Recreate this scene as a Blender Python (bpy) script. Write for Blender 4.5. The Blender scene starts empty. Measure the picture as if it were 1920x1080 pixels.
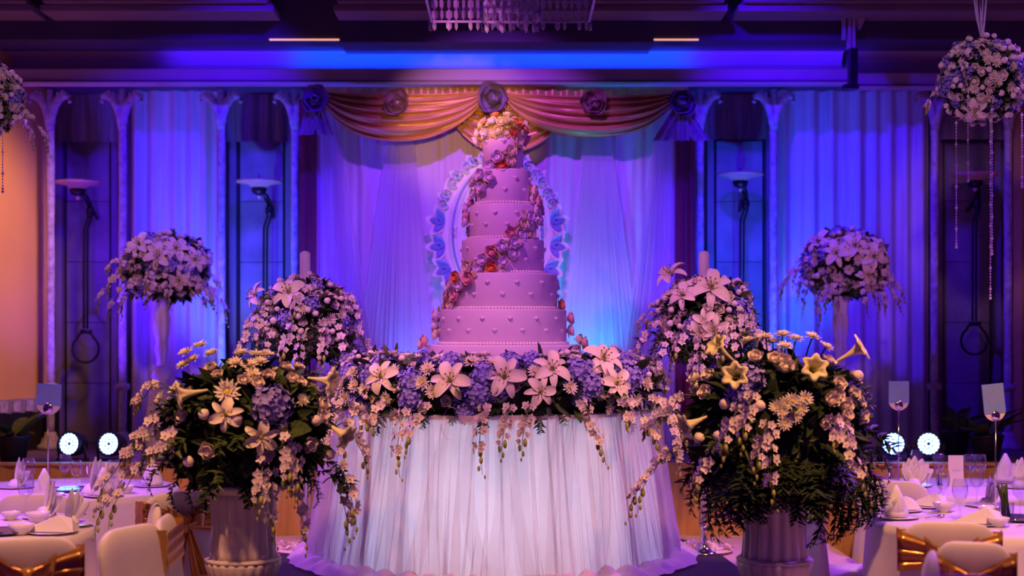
import bpy, math, random
from mathutils import Vector, Matrix, Quaternion
PI = math.pi
sc = bpy.context.scene
col = sc.collection
# ---------------------------------------------------------------- camera
FPX, CX, HY, CH = 50 / 36 * 1920, 960.0, 630.0, 1.7      # horizon at row 630, camera 1.7 m above the hall floor
cd = bpy.data.cameras.new('camera'); cam = bpy.data.objects.new('camera', cd); col.objects.link(cam)
cam.location = (0, 0, CH); cam.rotation_euler = (PI / 2, 0, 0)
cd.lens = 50; cd.sensor_width = 36; cd.shift_y = (HY - 540) / 1920
cd.clip_start = 0.05; cd.clip_end = 100
cd.dof.use_dof = True; cd.dof.focus_distance = 7.75; cd.dof.aperture_fstop = 1.3
sc.camera = cam
vs = sc.view_settings
vs.view_transform = 'Standard'; vs.look = 'None'; vs.exposure = 0.0; vs.gamma = 1.0; vs.use_curve_mapping = False
# ---------------------------------------------------------------- world: dim violet spill of a dark ballroom
w = bpy.data.worlds.new('ballroom_dusk'); sc.world = w; w.use_nodes = True
bg = w.node_tree.nodes['Background']
bg.inputs['Color'].default_value = (0.20, 0.03, 0.75, 1); bg.inputs['Strength'].default_value = 0.14

def spot(name, loc, target, color, energy, angle=50, blend=0.6, size=0.08):
    d = bpy.data.lights.new(name, 'SPOT'); d.color = color; d.energy = energy
    d.spot_size = math.radians(angle); d.spot_blend = blend; d.shadow_soft_size = size
    o = bpy.data.objects.new(name, d); col.objects.link(o); o.location = loc
    o.rotation_euler = (Vector(target) - Vector(loc)).to_track_quat('-Z', 'Y').to_euler()
    return o
def point(name, loc, color, energy, size=0.05):
    d = bpy.data.lights.new(name, 'POINT'); d.color = color; d.energy = energy; d.shadow_soft_size = size
    o = bpy.data.objects.new(name, d); col.objects.link(o); o.location = loc
    return o
WARM = (1.0, 0.42, 0.18); PINK = (1.0, 0.34, 0.75); VIO = (0.42, 0.10, 1.0); BLUE = (0.06, 0.05, 1.0); AZ = (0.015, 0.22, 1.0); DEEP = (0.13, 0.008, 1.0)
# ceiling spots in front of the stage (all hang below the 4.4 m ceiling)
spot('ceiling_spot_cake', (-1.15, 6.2, 4.3), (-0.05, 8.4, 2.0), (0.90, 0.21, 0.74), 240, 44, 0.5, 0.03)
spot('ceiling_spot_cake_violet', (2.0, 4.4, 4.2), (-0.1, 8.3, 1.9), (0.34, 0.05, 1.0), 230, 30, 0.6, 0.12)
spot('ceiling_spot_flowers', (0.2, 4.6, 4.3), (-0.1, 7.55, 1.15), (1.0, 0.40, 0.34), 270, 32, 0.6, 0.12)
spot('ceiling_spot_ball_left', (-1.0, 4.0, 4.2), (-1.25, 8.6, 1.75), (0.86, 0.34, 0.95), 250, 16, 0.7, 0.1)
spot('ceiling_spot_ball_right', (1.0, 4.0, 4.2), (1.2, 8.6, 1.75), (0.86, 0.32, 0.98), 250, 16, 0.7, 0.1)
spot('added_spot_vase_left', (-1.6, 4.6, 4.2), (-2.38, 9.8, 2.15), (1.0, 0.38, 0.62), 330, 11, 0.8, 0.1)  # added to brighten the left vase flowers, no such lamp known
spot('added_spot_vase_right', (1.6, 4.6, 4.2), (2.29, 9.8, 2.2), (0.95, 0.30, 0.80), 270, 11, 0.8, 0.1)  # added likewise for the right vase flowers
spot('ceiling_spot_hanging_right', (1.4, 4.2, 4.2), (2.72, 8.2, 3.2), (0.92, 0.40, 0.75), 220, 14, 0.7, 0.1)
spot('ceiling_spot_hanging_left', (-1.4, 4.2, 4.2), (-3.0, 8.2, 3.1), (0.92, 0.40, 0.75), 170, 14, 0.7, 0.1)
spot('ceiling_spot_warm_left', (-1.7, 4.9, 4.3), (-1.9, 6.9, 0.9), WARM, 620, 62, 0.7, 0.12)
spot('ceiling_spot_warm_right', (1.8, 4.9, 4.3), (1.9, 6.9, 0.9), WARM, 720, 62, 0.7, 0.12)
spot('ceiling_spot_violet_left', (-4.0, 8.9, 4.2), (-2.2, 7.2, 0.8), (0.36, 0.06, 1.0), 1050, 66, 0.7, 0.2)
spot('ceiling_spot_violet_right', (4.2, 8.9, 4.2), (2.3, 7.2, 0.8), (0.36, 0.06, 1.0), 1050, 66, 0.7, 0.2)
spot('ceiling_spot_wall_left', (-2.0, 8.8, 4.2), (-3.75, 9.8, 2.3), (1.0, 0.42, 0.03), 430, 50, 0.8, 0.2)
# stage spots on the backdrop and side drapes
spot('stage_spot_backdrop', (-0.15, 8.0, 4.3), (-0.1, 10.4, 2.3), (0.38, 0.06, 1.0), 275, 56, 0.5, 0.05)
spot('stage_spot_backdrop_pink', (-0.6, 6.0, 4.3), (-0.1, 10.4, 2.15), (0.95, 0.20, 0.80), 120, 20, 0.7, 0.06)
spot('stage_spot_valance', (-0.2, 4.6, 3.0), (-0.35, 10.1, 3.20), (1.0, 0.47, 0.03), 560, 13, 0.8, 0.05)
spot('stage_spot_crest', (-0.1, 9.72, 1.25), (-0.1, 10.3, 2.1), (0.50, 0.52, 1.0), 15, 60, 0.8, 0.05)
spot('added_wash_bay_left', (-1.2, 8.5, 4.25), (-2.65, 10.8, 2.3), (0.050, 0.0, 1.0), 340, 54, 0.8, 0.06)  # added wash, evens out the blue on the left bay
spot('added_wash_bay_right', (1.1, 8.5, 4.25), (2.5, 10.8, 2.3), (0.050, 0.0, 1.0), 380, 58, 0.8, 0.06)  # added wash, same for the right bay
def strip(name, loc, sx, sy, color, energy, target):
    d = bpy.data.lights.new(name, 'AREA'); d.shape = 'RECTANGLE'; d.size = sx; d.size_y = sy; d.color = color; d.energy = energy
    o = bpy.data.objects.new(name, d); col.objects.link(o); o.location = loc
    o.rotation_euler = (Vector(target) - Vector(loc)).to_track_quat('-Z', 'Y').to_euler(); return o
# unseen strips added in the cornice recess, standing in for floor uplights
strip('added_cornice_strip', (-0.15, 10.27, 3.650), 2.9, 0.03, (0.0, 0.06, 1.0), 9, (-0.15, 10.33, 3.75))
strip('added_cornice_strip_wide', (0.0, 10.27, 3.650), 5.0, 0.03, (0.05, 0.005, 1.0), 9, (0.0, 10.33, 3.75))
# blue LED wash: cans stand on the stage floor close to the drapes
for nm, x, y, z, tx, ty, tz, c, e, a in (
    ('wash_cyan_right', 0.56, 9.95, 0.95, 0.60, 10.40, 2.1, (0.0, 0.46, 1.0), 120, 44),
    ('wash_white_left', -0.62, 9.98, 0.95, -0.70, 10.40, 2.0, (0.10, 0.28, 1.0), 55, 52),
    ('wash_column_left', -2.02, 9.75, 0.98, -2.0, 10.6, 2.0, (0.10, 0.26, 1.0), 130, 60),
    ('wash_bay_left', -2.78, 9.6, 0.98, -2.4, 10.7, 2.6, (0.10, 0.012, 1.0), 210, 70),
    ('wash_bay_left_outer', -3.1, 9.6, 0.98, -3.2, 10.8, 2.6, (0.12, 0.01, 1.0), 90, 70),
    ('wash_mid_left', -1.75, 9.7, 0.98, -1.7, 10.6, 2.6, (0.03, 0.03, 1.0), 220, 70),
    ('wash_column_right', 1.78, 9.75, 0.98, 1.82, 10.6, 2.0, (0.0, 0.14, 1.0), 160, 62),
    ('wash_bay_right', 2.62, 9.6, 0.98, 2.35, 10.7, 2.6, (0.11, 0.012, 1.0), 210, 70),
    ('wash_bay_right_outer', 3.2, 9.6, 0.98, 3.3, 10.8, 2.6, (0.10, 0.01, 1.0), 110, 70),
    ('wash_mid_right', 1.5, 9.7, 0.98, 1.55, 10.6, 2.6, (0.03, 0.03, 1.0), 200, 70)):
    spot(nm, (x, y, z), (tx, ty, tz), c, e, a, 0.8, 0.05)
point('cake_table_lamp', (-0.11, 8.0, 0.72), (0.76, 0.78, 1.0), 17, 0.15)
point('cake_table_lamp_rear', (-0.11, 8.9, 0.72), (0.80, 0.80, 1.0), 8, 0.15)

# ---------------------------------------------------------------- helpers
def P(px, py, Y):
    return Vector(((px - CX) * Y / FPX, Y, CH + (HY - py) * Y / FPX))
def nodes(m):
    m.use_nodes = True
    return m.node_tree.nodes, m.node_tree.links, m.node_tree.nodes['Principled BSDF']
MATS = {}
def mk(name, c, rough=0.6, metal=0.0, var=0.12, scale=14.0, bump=0.0, bscale=60.0, sheen=0.0, spec=0.4, alpha=1.0, transl=0.0, emit=None, es=0.0, stretch=None, c2=None):
    m = bpy.data.materials.new(name); N, L, b = nodes(m)
    tc = N.new('ShaderNodeTexCoord'); mp = N.new('ShaderNodeMapping'); L.new(tc.outputs['Object'], mp.inputs['Vector'])
    if stretch: mp.inputs['Scale'].default_value = stretch
    nz = N.new('ShaderNodeTexNoise'); nz.inputs['Scale'].default_value = scale; nz.inputs['Detail'].default_value = 4
    L.new(mp.outputs['Vector'], nz.inputs['Vector'])
    rp = N.new('ShaderNodeValToRGB'); rp.color_ramp.elements[0].position = 0.3; rp.color_ramp.elements[1].position = 0.7
    a = c2 if c2 else tuple(x * (1 - var) for x in c); bb = c if c2 else tuple(min(1, x * (1 + var)) for x in c)
    rp.color_ramp.elements[0].color = (*a, 1); rp.color_ramp.elements[1].color = (*bb, 1)
    L.new(nz.outputs['Fac'], rp.inputs['Fac']); L.new(rp.outputs['Color'], b.inputs['Base Color'])
    b.inputs['Roughness'].default_value = rough; b.inputs['Metallic'].default_value = metal
    b.inputs['Specular IOR Level'].default_value = spec; b.inputs['Sheen Weight'].default_value = sheen
    if bump:
        n2 = N.new('ShaderNodeTexNoise'); n2.inputs['Scale'].default_value = bscale; L.new(mp.outputs['Vector'], n2.inputs['Vector'])
        bp = N.new('ShaderNodeBump'); bp.inputs['Strength'].default_value = bump; bp.inputs['Distance'].default_value = 0.01
        L.new(n2.outputs['Fac'], bp.inputs['Height']); L.new(bp.outputs['Normal'], b.inputs['Normal'])
    if emit:
        b.inputs['Emission Color'].default_value = (*emit, 1); b.inputs['Emission Strength'].default_value = es
    out = N['Material Output']; sh = b.outputs['BSDF']
    if transl:
        t = N.new('ShaderNodeBsdfTranslucent'); L.new(rp.outputs['Color'], t.inputs['Color'])
        mx = N.new('ShaderNodeMixShader'); mx.inputs[0].default_value = transl
        L.new(sh, mx.inputs[1]); L.new(t.outputs[0], mx.inputs[2]); sh = mx.outputs[0]
    if alpha < 1:
        t = N.new('ShaderNodeBsdfTransparent'); mx = N.new('ShaderNodeMixShader'); mx.inputs[0].default_value = alpha
        L.new(t.outputs[0], mx.inputs[1]); L.new(sh, mx.inputs[2]); sh = mx.outputs[0]
    L.new(sh, out.inputs['Surface'])
    MATS[name] = m
    return m
def mk_glass(name, tint=(1, 1, 1), refl=1.5):
    m = bpy.data.materials.new(name); m.use_nodes = True; N = m.node_tree.nodes; L = m.node_tree.links
    N.remove(N['Principled BSDF'])
    t = N.new('ShaderNodeBsdfTransparent'); t.inputs['Color'].default_value = (*tint, 1)
    g = N.new('ShaderNodeBsdfGlossy'); g.inputs['Roughness'].default_value = 0.03
    lw = N.new('ShaderNodeLayerWeight'); lw.inputs['Blend'].default_value = 0.5
    pw = N.new('ShaderNodeMath'); pw.operation = 'POWER'; L.new(lw.outputs['Facing'], pw.inputs[0]); pw.inputs[1].default_value = 3.0
    fr = N.new('ShaderNodeMath'); fr.operation = 'MULTIPLY_ADD'; L.new(pw.outputs[0], fr.inputs[0]); fr.inputs[1].default_value = 0.55; fr.inputs[2].default_value = ((refl - 1) / (refl + 1)) ** 2 * 1.5
    mx = N.new('ShaderNodeMixShader'); L.new(fr.outputs[0], mx.inputs[0]); L.new(t.outputs[0], mx.inputs[1]); L.new(g.outputs[0], mx.inputs[2])
    L.new(mx.outputs[0], N['Material Output'].inputs['Surface']); MATS[name] = m
    return m
mk('icing', (0.84, 0.66, 0.80), 0.5, var=0.03, scale=5)
mk('icing_bead', (0.88, 0.82, 0.74), 0.4, var=0.04)
mk('sugar_lilac', (0.92, 0.80, 0.92), 0.5, var=0.1, scale=40)
mk('sugar_cream', (0.92, 0.82, 0.62), 0.5, var=0.1, scale=40)
mk('sugar_pink', (0.92, 0.50, 0.52), 0.5, var=0.14, scale=40)
mk('sugar_orange', (0.90, 0.36, 0.14), 0.5, var=0.14, scale=40)
mk('sugar_leaf', (0.66, 0.62, 0.18), 0.55, var=0.2, scale=30)
mk('flower_white', (0.78, 0.72, 0.64), 0.6, var=0.08, scale=30)
mk('flower_lily', (0.82, 0.72, 0.58), 0.55, var=0.1, scale=18)
mk('flower_trumpet', (0.80, 0.72, 0.50), 0.55, c2=(0.62, 0.60, 0.22), scale=9)
mk('flower_rose', (0.78, 0.68, 0.62), 0.6, var=0.08, scale=30)
mk('flower_hydrangea', (0.34, 0.30, 0.74), 0.65, c2=(0.22, 0.16, 0.52), scale=30)
mk('flower_orchid', (0.78, 0.66, 0.70), 0.55, var=0.08, scale=40)
mk('flower_yellow', (0.62, 0.46, 0.06), 0.6, var=0.2, scale=60)
mk('flower_green', (0.36, 0.38, 0.08), 0.6, var=0.2, scale=40)
mk('anther', (0.25, 0.09, 0.02), 0.7)
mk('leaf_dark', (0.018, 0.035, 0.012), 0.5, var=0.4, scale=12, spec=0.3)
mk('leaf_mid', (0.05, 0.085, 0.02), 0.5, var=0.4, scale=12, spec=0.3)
mk('gap_shade', (0.010, 0.016, 0.008), 0.9, var=0.3)  # near black: shade between the leaves put into the core colour
mk('stem_green', (0.08, 0.11, 0.03), 0.6, var=0.2)
mk('cloth_white', (0.74, 0.70, 0.66), 0.75, var=0.04, scale=6, bump=0.05, bscale=200, sheen=0.2)
mk('chair_cloth', (0.70, 0.64, 0.60), 0.7, var=0.05, scale=6, bump=0.05, bscale=200, sheen=0.2)
mk('napkin', (0.82, 0.80, 0.80), 0.75, var=0.03, scale=10)
mk('lining', (0.86, 0.88, 0.95), 0.8, var=0.03, scale=6, transl=0.55)
mk('tulle', (0.80, 0.60, 0.80), 0.8, var=0.06, scale=6, alpha=0.20, transl=0.35)
mk('tulle_band', (0.80, 0.56, 0.78), 0.8, var=0.06, scale=6, alpha=0.17, transl=0.35)
mk('tulle_puddle', (0.84, 0.66, 0.82), 0.8, var=0.06, scale=6, alpha=0.72, transl=0.3)
mk('ribbon_sheer', (0.80, 0.58, 0.66), 0.6, alpha=0.6, transl=0.3)
mk('drape_lavender', (0.66, 0.54, 0.82), 0.75, var=0.06, scale=5, stretch=(8, 8, 0.4), sheen=0.3)
mk('drape_sheer', (0.74, 0.60, 0.88), 0.75, var=0.06, scale=5, stretch=(8, 8, 0.4), alpha=0.55, transl=0.2)
mk('drape_bay', (0.58, 0.52, 0.72), 0.8, var=0.12, scale=5, stretch=(8, 8, 0.4))
mk('drape_maroon', (0.16, 0.02, 0.06), 0.7, var=0.2, scale=5, stretch=(8, 8, 0.4))
mk('drape_dark', (0.26, 0.20, 0.30), 0.8, var=0.3, scale=5, stretch=(8, 8, 0.4))
mk('gold_satin', (0.62, 0.36, 0.12), 0.32, metal=0.25, var=0.1, scale=5, sheen=0.3)
mk('gold_sash', (0.60, 0.31, 0.07), 0.28, metal=0.55, var=0.12, scale=8, bump=0.1, bscale=30)
mk('stage_gold', (0.62, 0.33, 0.10), 0.6, metal=0.05, var=0.2, scale=3, stretch=(6, 6, 0.5), sheen=0.3)
mk('silver_satin', (0.62, 0.46, 0.38), 0.3, metal=0.5, var=0.1)
mk('silver', (0.72, 0.66, 0.60), 0.16, metal=1.0, var=0.05)
mk('steel_dark', (0.03, 0.03, 0.04), 0.4, metal=0.6, var=0.2)
mk('black_plastic', (0.012, 0.012, 0.016), 0.5, var=0.2)
mk('cord_black', (0.010, 0.008, 0.012), 0.7, var=0.2)
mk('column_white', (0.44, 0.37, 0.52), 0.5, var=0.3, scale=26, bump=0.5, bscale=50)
mk('urn_cream', (0.66, 0.58, 0.56), 0.5, var=0.08, scale=7, bump=0.1, bscale=30)
mk('vase_white', (0.66, 0.60, 0.70), 0.35, var=0.08, scale=7)
mk('crest_white', (0.86, 0.86, 0.92), 0.5, var=0.04)
mk('crest_blue', (0.20, 0.34, 0.78), 0.5, var=0.1)
mk('wall_paint', (0.22, 0.17, 0.26), 0.75, var=0.08, scale=3, bump=0.05, bscale=40)
mk('wall_wood', (0.62, 0.36, 0.13), 0.6, var=0.10, scale=1.6, stretch=(1, 1, 0.3), bump=0.03)
mk('wall_slab', (0.26, 0.22, 0.30), 0.6, var=0.25, scale=5, bump=0.15, bscale=18)
mk('cornice_paint', (0.46, 0.36, 0.44), 0.65, var=0.05, scale=4)
mk('beam_paint', (0.07, 0.055, 0.10), 0.7, var=0.1, scale=3)
mk('ceiling_paint', (0.24, 0.17, 0.20), 0.8, var=0.08, scale=3)
mk('carpet_dark', (0.030, 0.022, 0.034), 0.9, var=0.3, scale=40, bump=0.3, bscale=200)
mk('carpet_cream', (0.64, 0.48, 0.36), 0.9, var=0.12, scale=5, bump=0.2, bscale=160)
mk('carpet_hall', (0.30, 0.20, 0.17), 0.9, var=0.3, scale=4, bump=0.2, bscale=160)
mk('stage_floor', (0.16, 0.11, 0.20), 0.6, var=0.1, scale=6)
mk('candle_wax', (0.80, 0.74, 0.74), 0.45, var=0.04, transl=0.2)
mk('wick', (0.04, 0.03, 0.03), 0.9)
mk('dish_amber', (0.66, 0.40, 0.30), 0.35, var=0.1)
mk('card_blue', (0.20, 0.32, 0.66), 0.6, var=0.04)
mk('card_white', (0.80, 0.76, 0.72), 0.6, var=0.03)
mk('print_grey', (0.42, 0.38, 0.40), 0.7, var=0.05)
mk('porcelain', (0.80, 0.76, 0.76), 0.2, var=0.02, spec=0.6)
mk('plate_dark', (0.10, 0.10, 0.14), 0.15, var=0.05, spec=0.6)
mk('led', (0.3, 0.5, 1.0), 0.4, emit=(0.16, 0.34, 1.0), es=16.0)
mk('petal_scatter', (0.80, 0.66, 0.58), 0.6, var=0.1)
mk_glass('glass', (0.97, 0.97, 1.0)); mk('crystal_frost', (0.62, 0.52, 0.80), 0.2, var=0.2, alpha=0.65)
mk('crystal_bead', (0.82, 0.72, 0.90), 0.15, var=0.1, alpha=0.85, spec=0.8)
mk_glass('crystal', (0.72, 0.70, 0.95), 2.1); mk_glass('acrylic', (0.92, 0.82, 0.95), 1.5)

class MB:
    def __init__(s): s.v = []; s.f = []; s.m = []
    def add(s, vs, fs, mi=0, M=None):
        k = len(s.v); s.v += [tuple(M @ Vector(v)) if M else tuple(v) for v in vs]
        s.f += [tuple(i + k for i in f) for f in fs]; s.m += [mi] * len(fs); return s
    def grid(s, fn, nu, nv, cu=False, mi=0, M=None):
        vs = [fn(i / nu, j / nv) for j in range(nv + 1) for i in range(nu if cu else nu + 1)]
        n = nu if cu else nu + 1
        fs = [(j * n + i, j * n + (i + 1) % n, (j + 1) * n + (i + 1) % n, (j + 1) * n + i) for j in range(nv) for i in range(nu)]
        return s.add(vs, fs, mi, M)
    def lathe(s, prof, n=20, mi=0, M=None, cap=True, mod=None):
        vs = []; fs = []
        for r, z in prof:
            for i in range(n):
                a = 2 * PI * i / n; rr = r * (mod(a, z) if mod else 1); vs.append((rr * math.cos(a), rr * math.sin(a), z))
        for j in range(len(prof) - 1):
            for i in range(n): fs.append((j * n + i, j * n + (i + 1) % n, (j + 1) * n + (i + 1) % n, (j + 1) * n + i))
        if cap:
            fs.append(tuple(reversed(range(n)))); fs.append(tuple((len(prof) - 1) * n + i for i in range(n)))
        return s.add(vs, fs, mi, M)
    def tube(s, pts, r, n=6, mi=0, M=None, closed=False):
        pts = [Vector(p) for p in pts]; vs = []; fs = []; k = len(pts)
        for i, p in enumerate(pts):
            if closed: t = pts[(i + 1) % k] - pts[i - 1]
            else: t = pts[min(i + 1, k - 1)] - pts[max(i - 1, 0)]
            q = t.to_track_quat('Z', 'Y'); rr = r[i] if isinstance(r, (list, tuple)) else r
            for j in range(n):
                a = 2 * PI * j / n; vs.append(p + q @ Vector((rr * math.cos(a), rr * math.sin(a), 0)))
        for i in range(k if closed else k - 1):
            i2 = (i + 1) % k
            for j in range(n): fs.append((i * n + j, i * n + (j + 1) % n, i2 * n + (j + 1) % n, i2 * n + j))
        if not closed: fs.append(tuple(reversed(range(n)))); fs.append(tuple((k - 1) * n + j for j in range(n)))
        return s.add(vs, fs, mi, M)
    def box(s, x0, x1, y0, y1, z0, z1, mi=0, M=None):
        vs = [(x, y, z) for z in (z0, z1) for y in (y0, y1) for x in (x0, x1)]
        return s.add(vs, [(0, 2, 3, 1), (4, 5, 7, 6), (0, 1, 5, 4), (2, 6, 7, 3), (0, 4, 6, 2), (1, 3, 7, 5)], mi, M)
    def prism(s, prof, x0, x1, mi=0, M=None):     # profile in (y, z) pushed along x
        n = len(prof); vs = [(x0, y, z) for y, z in prof] + [(x1, y, z) for y, z in prof]
        fs = [(i, (i + 1) % n, n + (i + 1) % n, n + i) for i in range(n)] + [tuple(reversed(range(n))), tuple(range(n, 2 * n))]
        return s.add(vs, fs, mi, M)
    def ball(s, c, r, n=8, k=5, mi=0, M=None):
        r = r if isinstance(r, (tuple, list)) else (r, r, r)
        T = Matrix.Translation(c) @ Matrix.Diagonal((*r, 1)); T = M @ T if M else T
        return s.lathe([(max(0.02, math.sin(PI * j / k)), -math.cos(PI * j / k)) for j in range(k + 1)], n, mi, T)
    def petal(s, M, L, W, el=0.0, bend=0.0, cup=0.15, n=4, mi=0, pw=0.8, base=0.0, shift=0.09):
        vs = []; x = base; z = 0.0; a = el
        for i in range(n + 1):
            u = i / n; wd = W * math.sin(PI * min(0.97, u * (0.97 - shift) + shift)) ** pw
            dn = Vector((-math.sin(a), 0, math.cos(a)))
            p = Vector((x, 0, z))
            vs += [p + Vector((0, -wd, 0)) + dn * cup * wd, p - dn * cup * wd, p + Vector((0, wd, 0)) + dn * cup * wd]
            a += bend / n; x += L / n * math.cos(a); z += L / n * math.sin(a)
        fs = []
        for i in range(n):
            for j in range(2): fs.append((i * 3 + j, i * 3 + j + 1, i * 3 + j + 4, i * 3 + j + 3))
        return s.add(vs, fs, mi, M)
    def mesh(s, name, mats, smooth=True):
        me = bpy.data.meshes.new(name); me.from_pydata(s.v, [], s.f)
        for m in ([mats] if isinstance(mats, str) else mats): me.materials.append(MATS[m])
        me.polygons.foreach_set('material_index', s.m)
        me.polygons.foreach_set('use_smooth', [smooth] * len(s.f)); me.update()
        return me
    def build(s, name, mats, parent=None, smooth=True, loc=None, rz=0.0):
        return link(name, s.mesh(name, mats, smooth), parent, loc, rz)
def link(name, data, parent=None, loc=None, rz=0.0):
    o = bpy.data.objects.new(name, data); col.objects.link(o); o.parent = parent
    if loc is not None: o.location = loc
    if rz: o.rotation_euler = (0, 0, rz)
    return o
def tag(o, label=None, cat=None, group=None, kind=None):
    if label: o['label'] = label
    if cat: o['category'] = cat
    if group: o['group'] = group
    if kind: o['kind'] = kind
    return o
def empty(name, loc, rz=0.0):
    o = link(name, None, None, loc, rz); o.empty_display_size = 0.1
    return o
def copy_tree(o, parent=None):
    c = o.copy(); col.objects.link(c); c.parent = parent
    for ch in list(o.children): copy_tree(ch, c)
    return c
def bevel(o, wd=0.01, seg=2):
    b = o.modifiers.new('bevel', 'BEVEL'); b.width = wd; b.segments = seg; b.limit_method = 'ANGLE'; return o
def struct(name, mb, mat, smooth=False, parent=None):
    o = mb.build(name, mat, parent, smooth)
    if not parent: o['kind'] = 'structure'
    return o
def RZ(a): return Matrix.Rotation(a, 4, 'Z')
def RX(a): return Matrix.Rotation(a, 4, 'X')
def RY(a): return Matrix.Rotation(a, 4, 'Y')
def TR(*a): return Matrix.Translation(a if len(a) == 3 else a[0])
def SC(s): return Matrix.Diagonal((s, s, s, 1))
def folds(rng, n, lo, hi):
    t = [(rng.uniform(lo, hi), rng.uniform(0, 6.28), rng.uniform(0.4, 1.0)) for _ in range(n)]
    k = sum(a for _, _, a in t)
    return lambda x: sum(a * math.sin(f * x + p) for f, p, a in t) / k * 1.8
# ================================================================ the setting
DZ = 0.40; SZ = 0.861; YS = 9.4; YB = 10.4
struct('floor', MB().box(-7, 7, -1, 9.4, -0.1, 0), 'carpet_hall')
struct('platform', MB().box(-1.55, 1.55, 6.55, 7.9, 0, DZ - 0.012).box(-2.0, 2.0, 7.9, YS - 0.05, 0, DZ - 0.012), 'carpet_cream')
rn = MB(); rn.add([(-1.36, 6.56, DZ), (1.36, 6.56, DZ), (1.24, 8.50, DZ), (1.16, 8.95, DZ), (0.98, YS - 0.06, DZ), (-1.3, YS - 0.06, DZ), (-1.38, 8.6, DZ)], [(0, 1, 2, 3, 4, 5, 6)])
rno = struct('carpet_runner', rn, 'carpet_dark'); rno.modifiers.new('solid', 'SOLIDIFY').thickness = 0.011
stage = struct('stage', MB().box(-6, 6, YS, 12.2, 0, SZ), 'stage_floor')
fr = random.Random(3); g1 = folds(fr, 7, 14, 60)
o = MB().grid(lambda u, v: (-6 + 12 * u, YS - 0.035 - 0.02 * g1(-6 + 12 * u) - 0.02 * (1 - v), 0.002 + (SZ - 0.012) * v), 700, 3).build('stage_skirt', 'stage_gold', stage)
MB().box(-6, 6, YS - 0.06, YS + 0.02, SZ - 0.012, SZ + 0.004).build('stage_edge', 'stage_gold', stage, False)
wb = struct('wall_back', MB().box(-6, 6, 11.2, 11.4, SZ, 5.2), 'wall_paint')
for p0, p1 in ((128, 208), (452, 532), (1342, 1428), (1768, 1852)):
    a, b = P(p0, 265, 11.1), P(p1, 265, 11.1)
    h = (a.z - SZ) / 5
    for k in range(5):
        bevel(MB().box(a.x, b.x, 11.06, 11.195, SZ + k * h + 0.002, SZ + (k + 1) * h - 0.002).build('stone_panel', 'wall_slab', wb, False), 0.004)
    for x in (a.x - 0.075, b.x + 0.025):
        MB().box(x, x + 0.05, 11.02, 11.195, SZ, a.z + 0.02).build('pilaster', 'wall_paint', wb, False)
# wall at the left, timber clad and lit warm; striped ledge over a dark dado
A, B = P(92, 0, 10.75), Vector((-5.6, 6.0, 0))
wl = MB()
wl.add([(A.x, A.y, 1.24), (B.x, B.y, 1.24), (B.x, B.y, 5.2), (A.x, A.y, 5.2), (A.x - .2, A.y + .1, 1.24), (B.x - .2, B.y + .1, 1.24), (B.x - .2, B.y + .1, 5.2), (A.x - .2, A.y + .1, 5.2)],
       [(0, 1, 2, 3), (7, 6, 5, 4), (0, 3, 7, 4), (1, 5, 6, 2), (3, 2, 6, 7), (0, 4, 5, 1)])
wall_l = struct('wall_left', wl, 'wall_wood')
dvec = Vector((B.x - A.x, B.y - A.y, 0)); ln = dvec.length; dvec.normalize(); nrm = Vector((-dvec.y, dvec.x, 0))
if nrm.x < 0: nrm = -nrm
def on_wall(s, d, z): q = Vector((A.x, A.y, 0)) + dvec * s + nrm * d; return (q.x, q.y, z)
def wall_box(s0, s1, d0, d1, z0, z1):
    v = [on_wall(s, d, z) for z in (z0, z1) for d in (d0, d1) for s in (s0, s1)]
    return MB().add(v, [(0, 2, 3, 1), (4, 5, 7, 6), (0, 1, 5, 4), (2, 6, 7, 3), (0, 4, 6, 2), (1, 3, 7, 5)])
for k in range(4):
    wall_box(k * 0.62 + 0.004, k * 0.62 + 0.61, 0.0, 0.014, 1.24, 4.2).build('timber_panel', 'wall_wood', wall_l, False)
dado = struct('trim_1', wall_box(0, ln, -0.18, 0.10, 0, 1.14), 'black_plastic')
ledge = struct('trim_2', wall_box(0, ln, -0.15, 0.09, 1.14, 1.24), 'wall_slab')
for k in range(14):
    wall_box(0.02 + k * 0.13, 0.09 + k * 0.13, 0.09, 0.105, 1.15, 1.23).build('baluster_block', 'column_white', ledge, False)
A2, B2 = P(1900, 0, 10.75), Vector((5.6, 6.0, 0))
wr = MB(); wr.add([(A2.x, A2.y, SZ), (B2.x, B2.y, 0), (B2.x, B2.y, 5.2), (A2.x, A2.y, 5.2), (A2.x + .2, A2.y + .1, SZ), (B2.x + .2, B2.y + .1, 0), (B2.x + .2, B2.y + .1, 5.2), (A2.x + .2, A2.y + .1, 5.2)],
       [(3, 2, 1, 0), (4, 5, 6, 7), (4, 7, 3, 0), (2, 6, 5, 1), (7, 6, 2, 3), (1, 5, 4, 0)])
struct('wall_right', wr, 'wall_wood')
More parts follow.
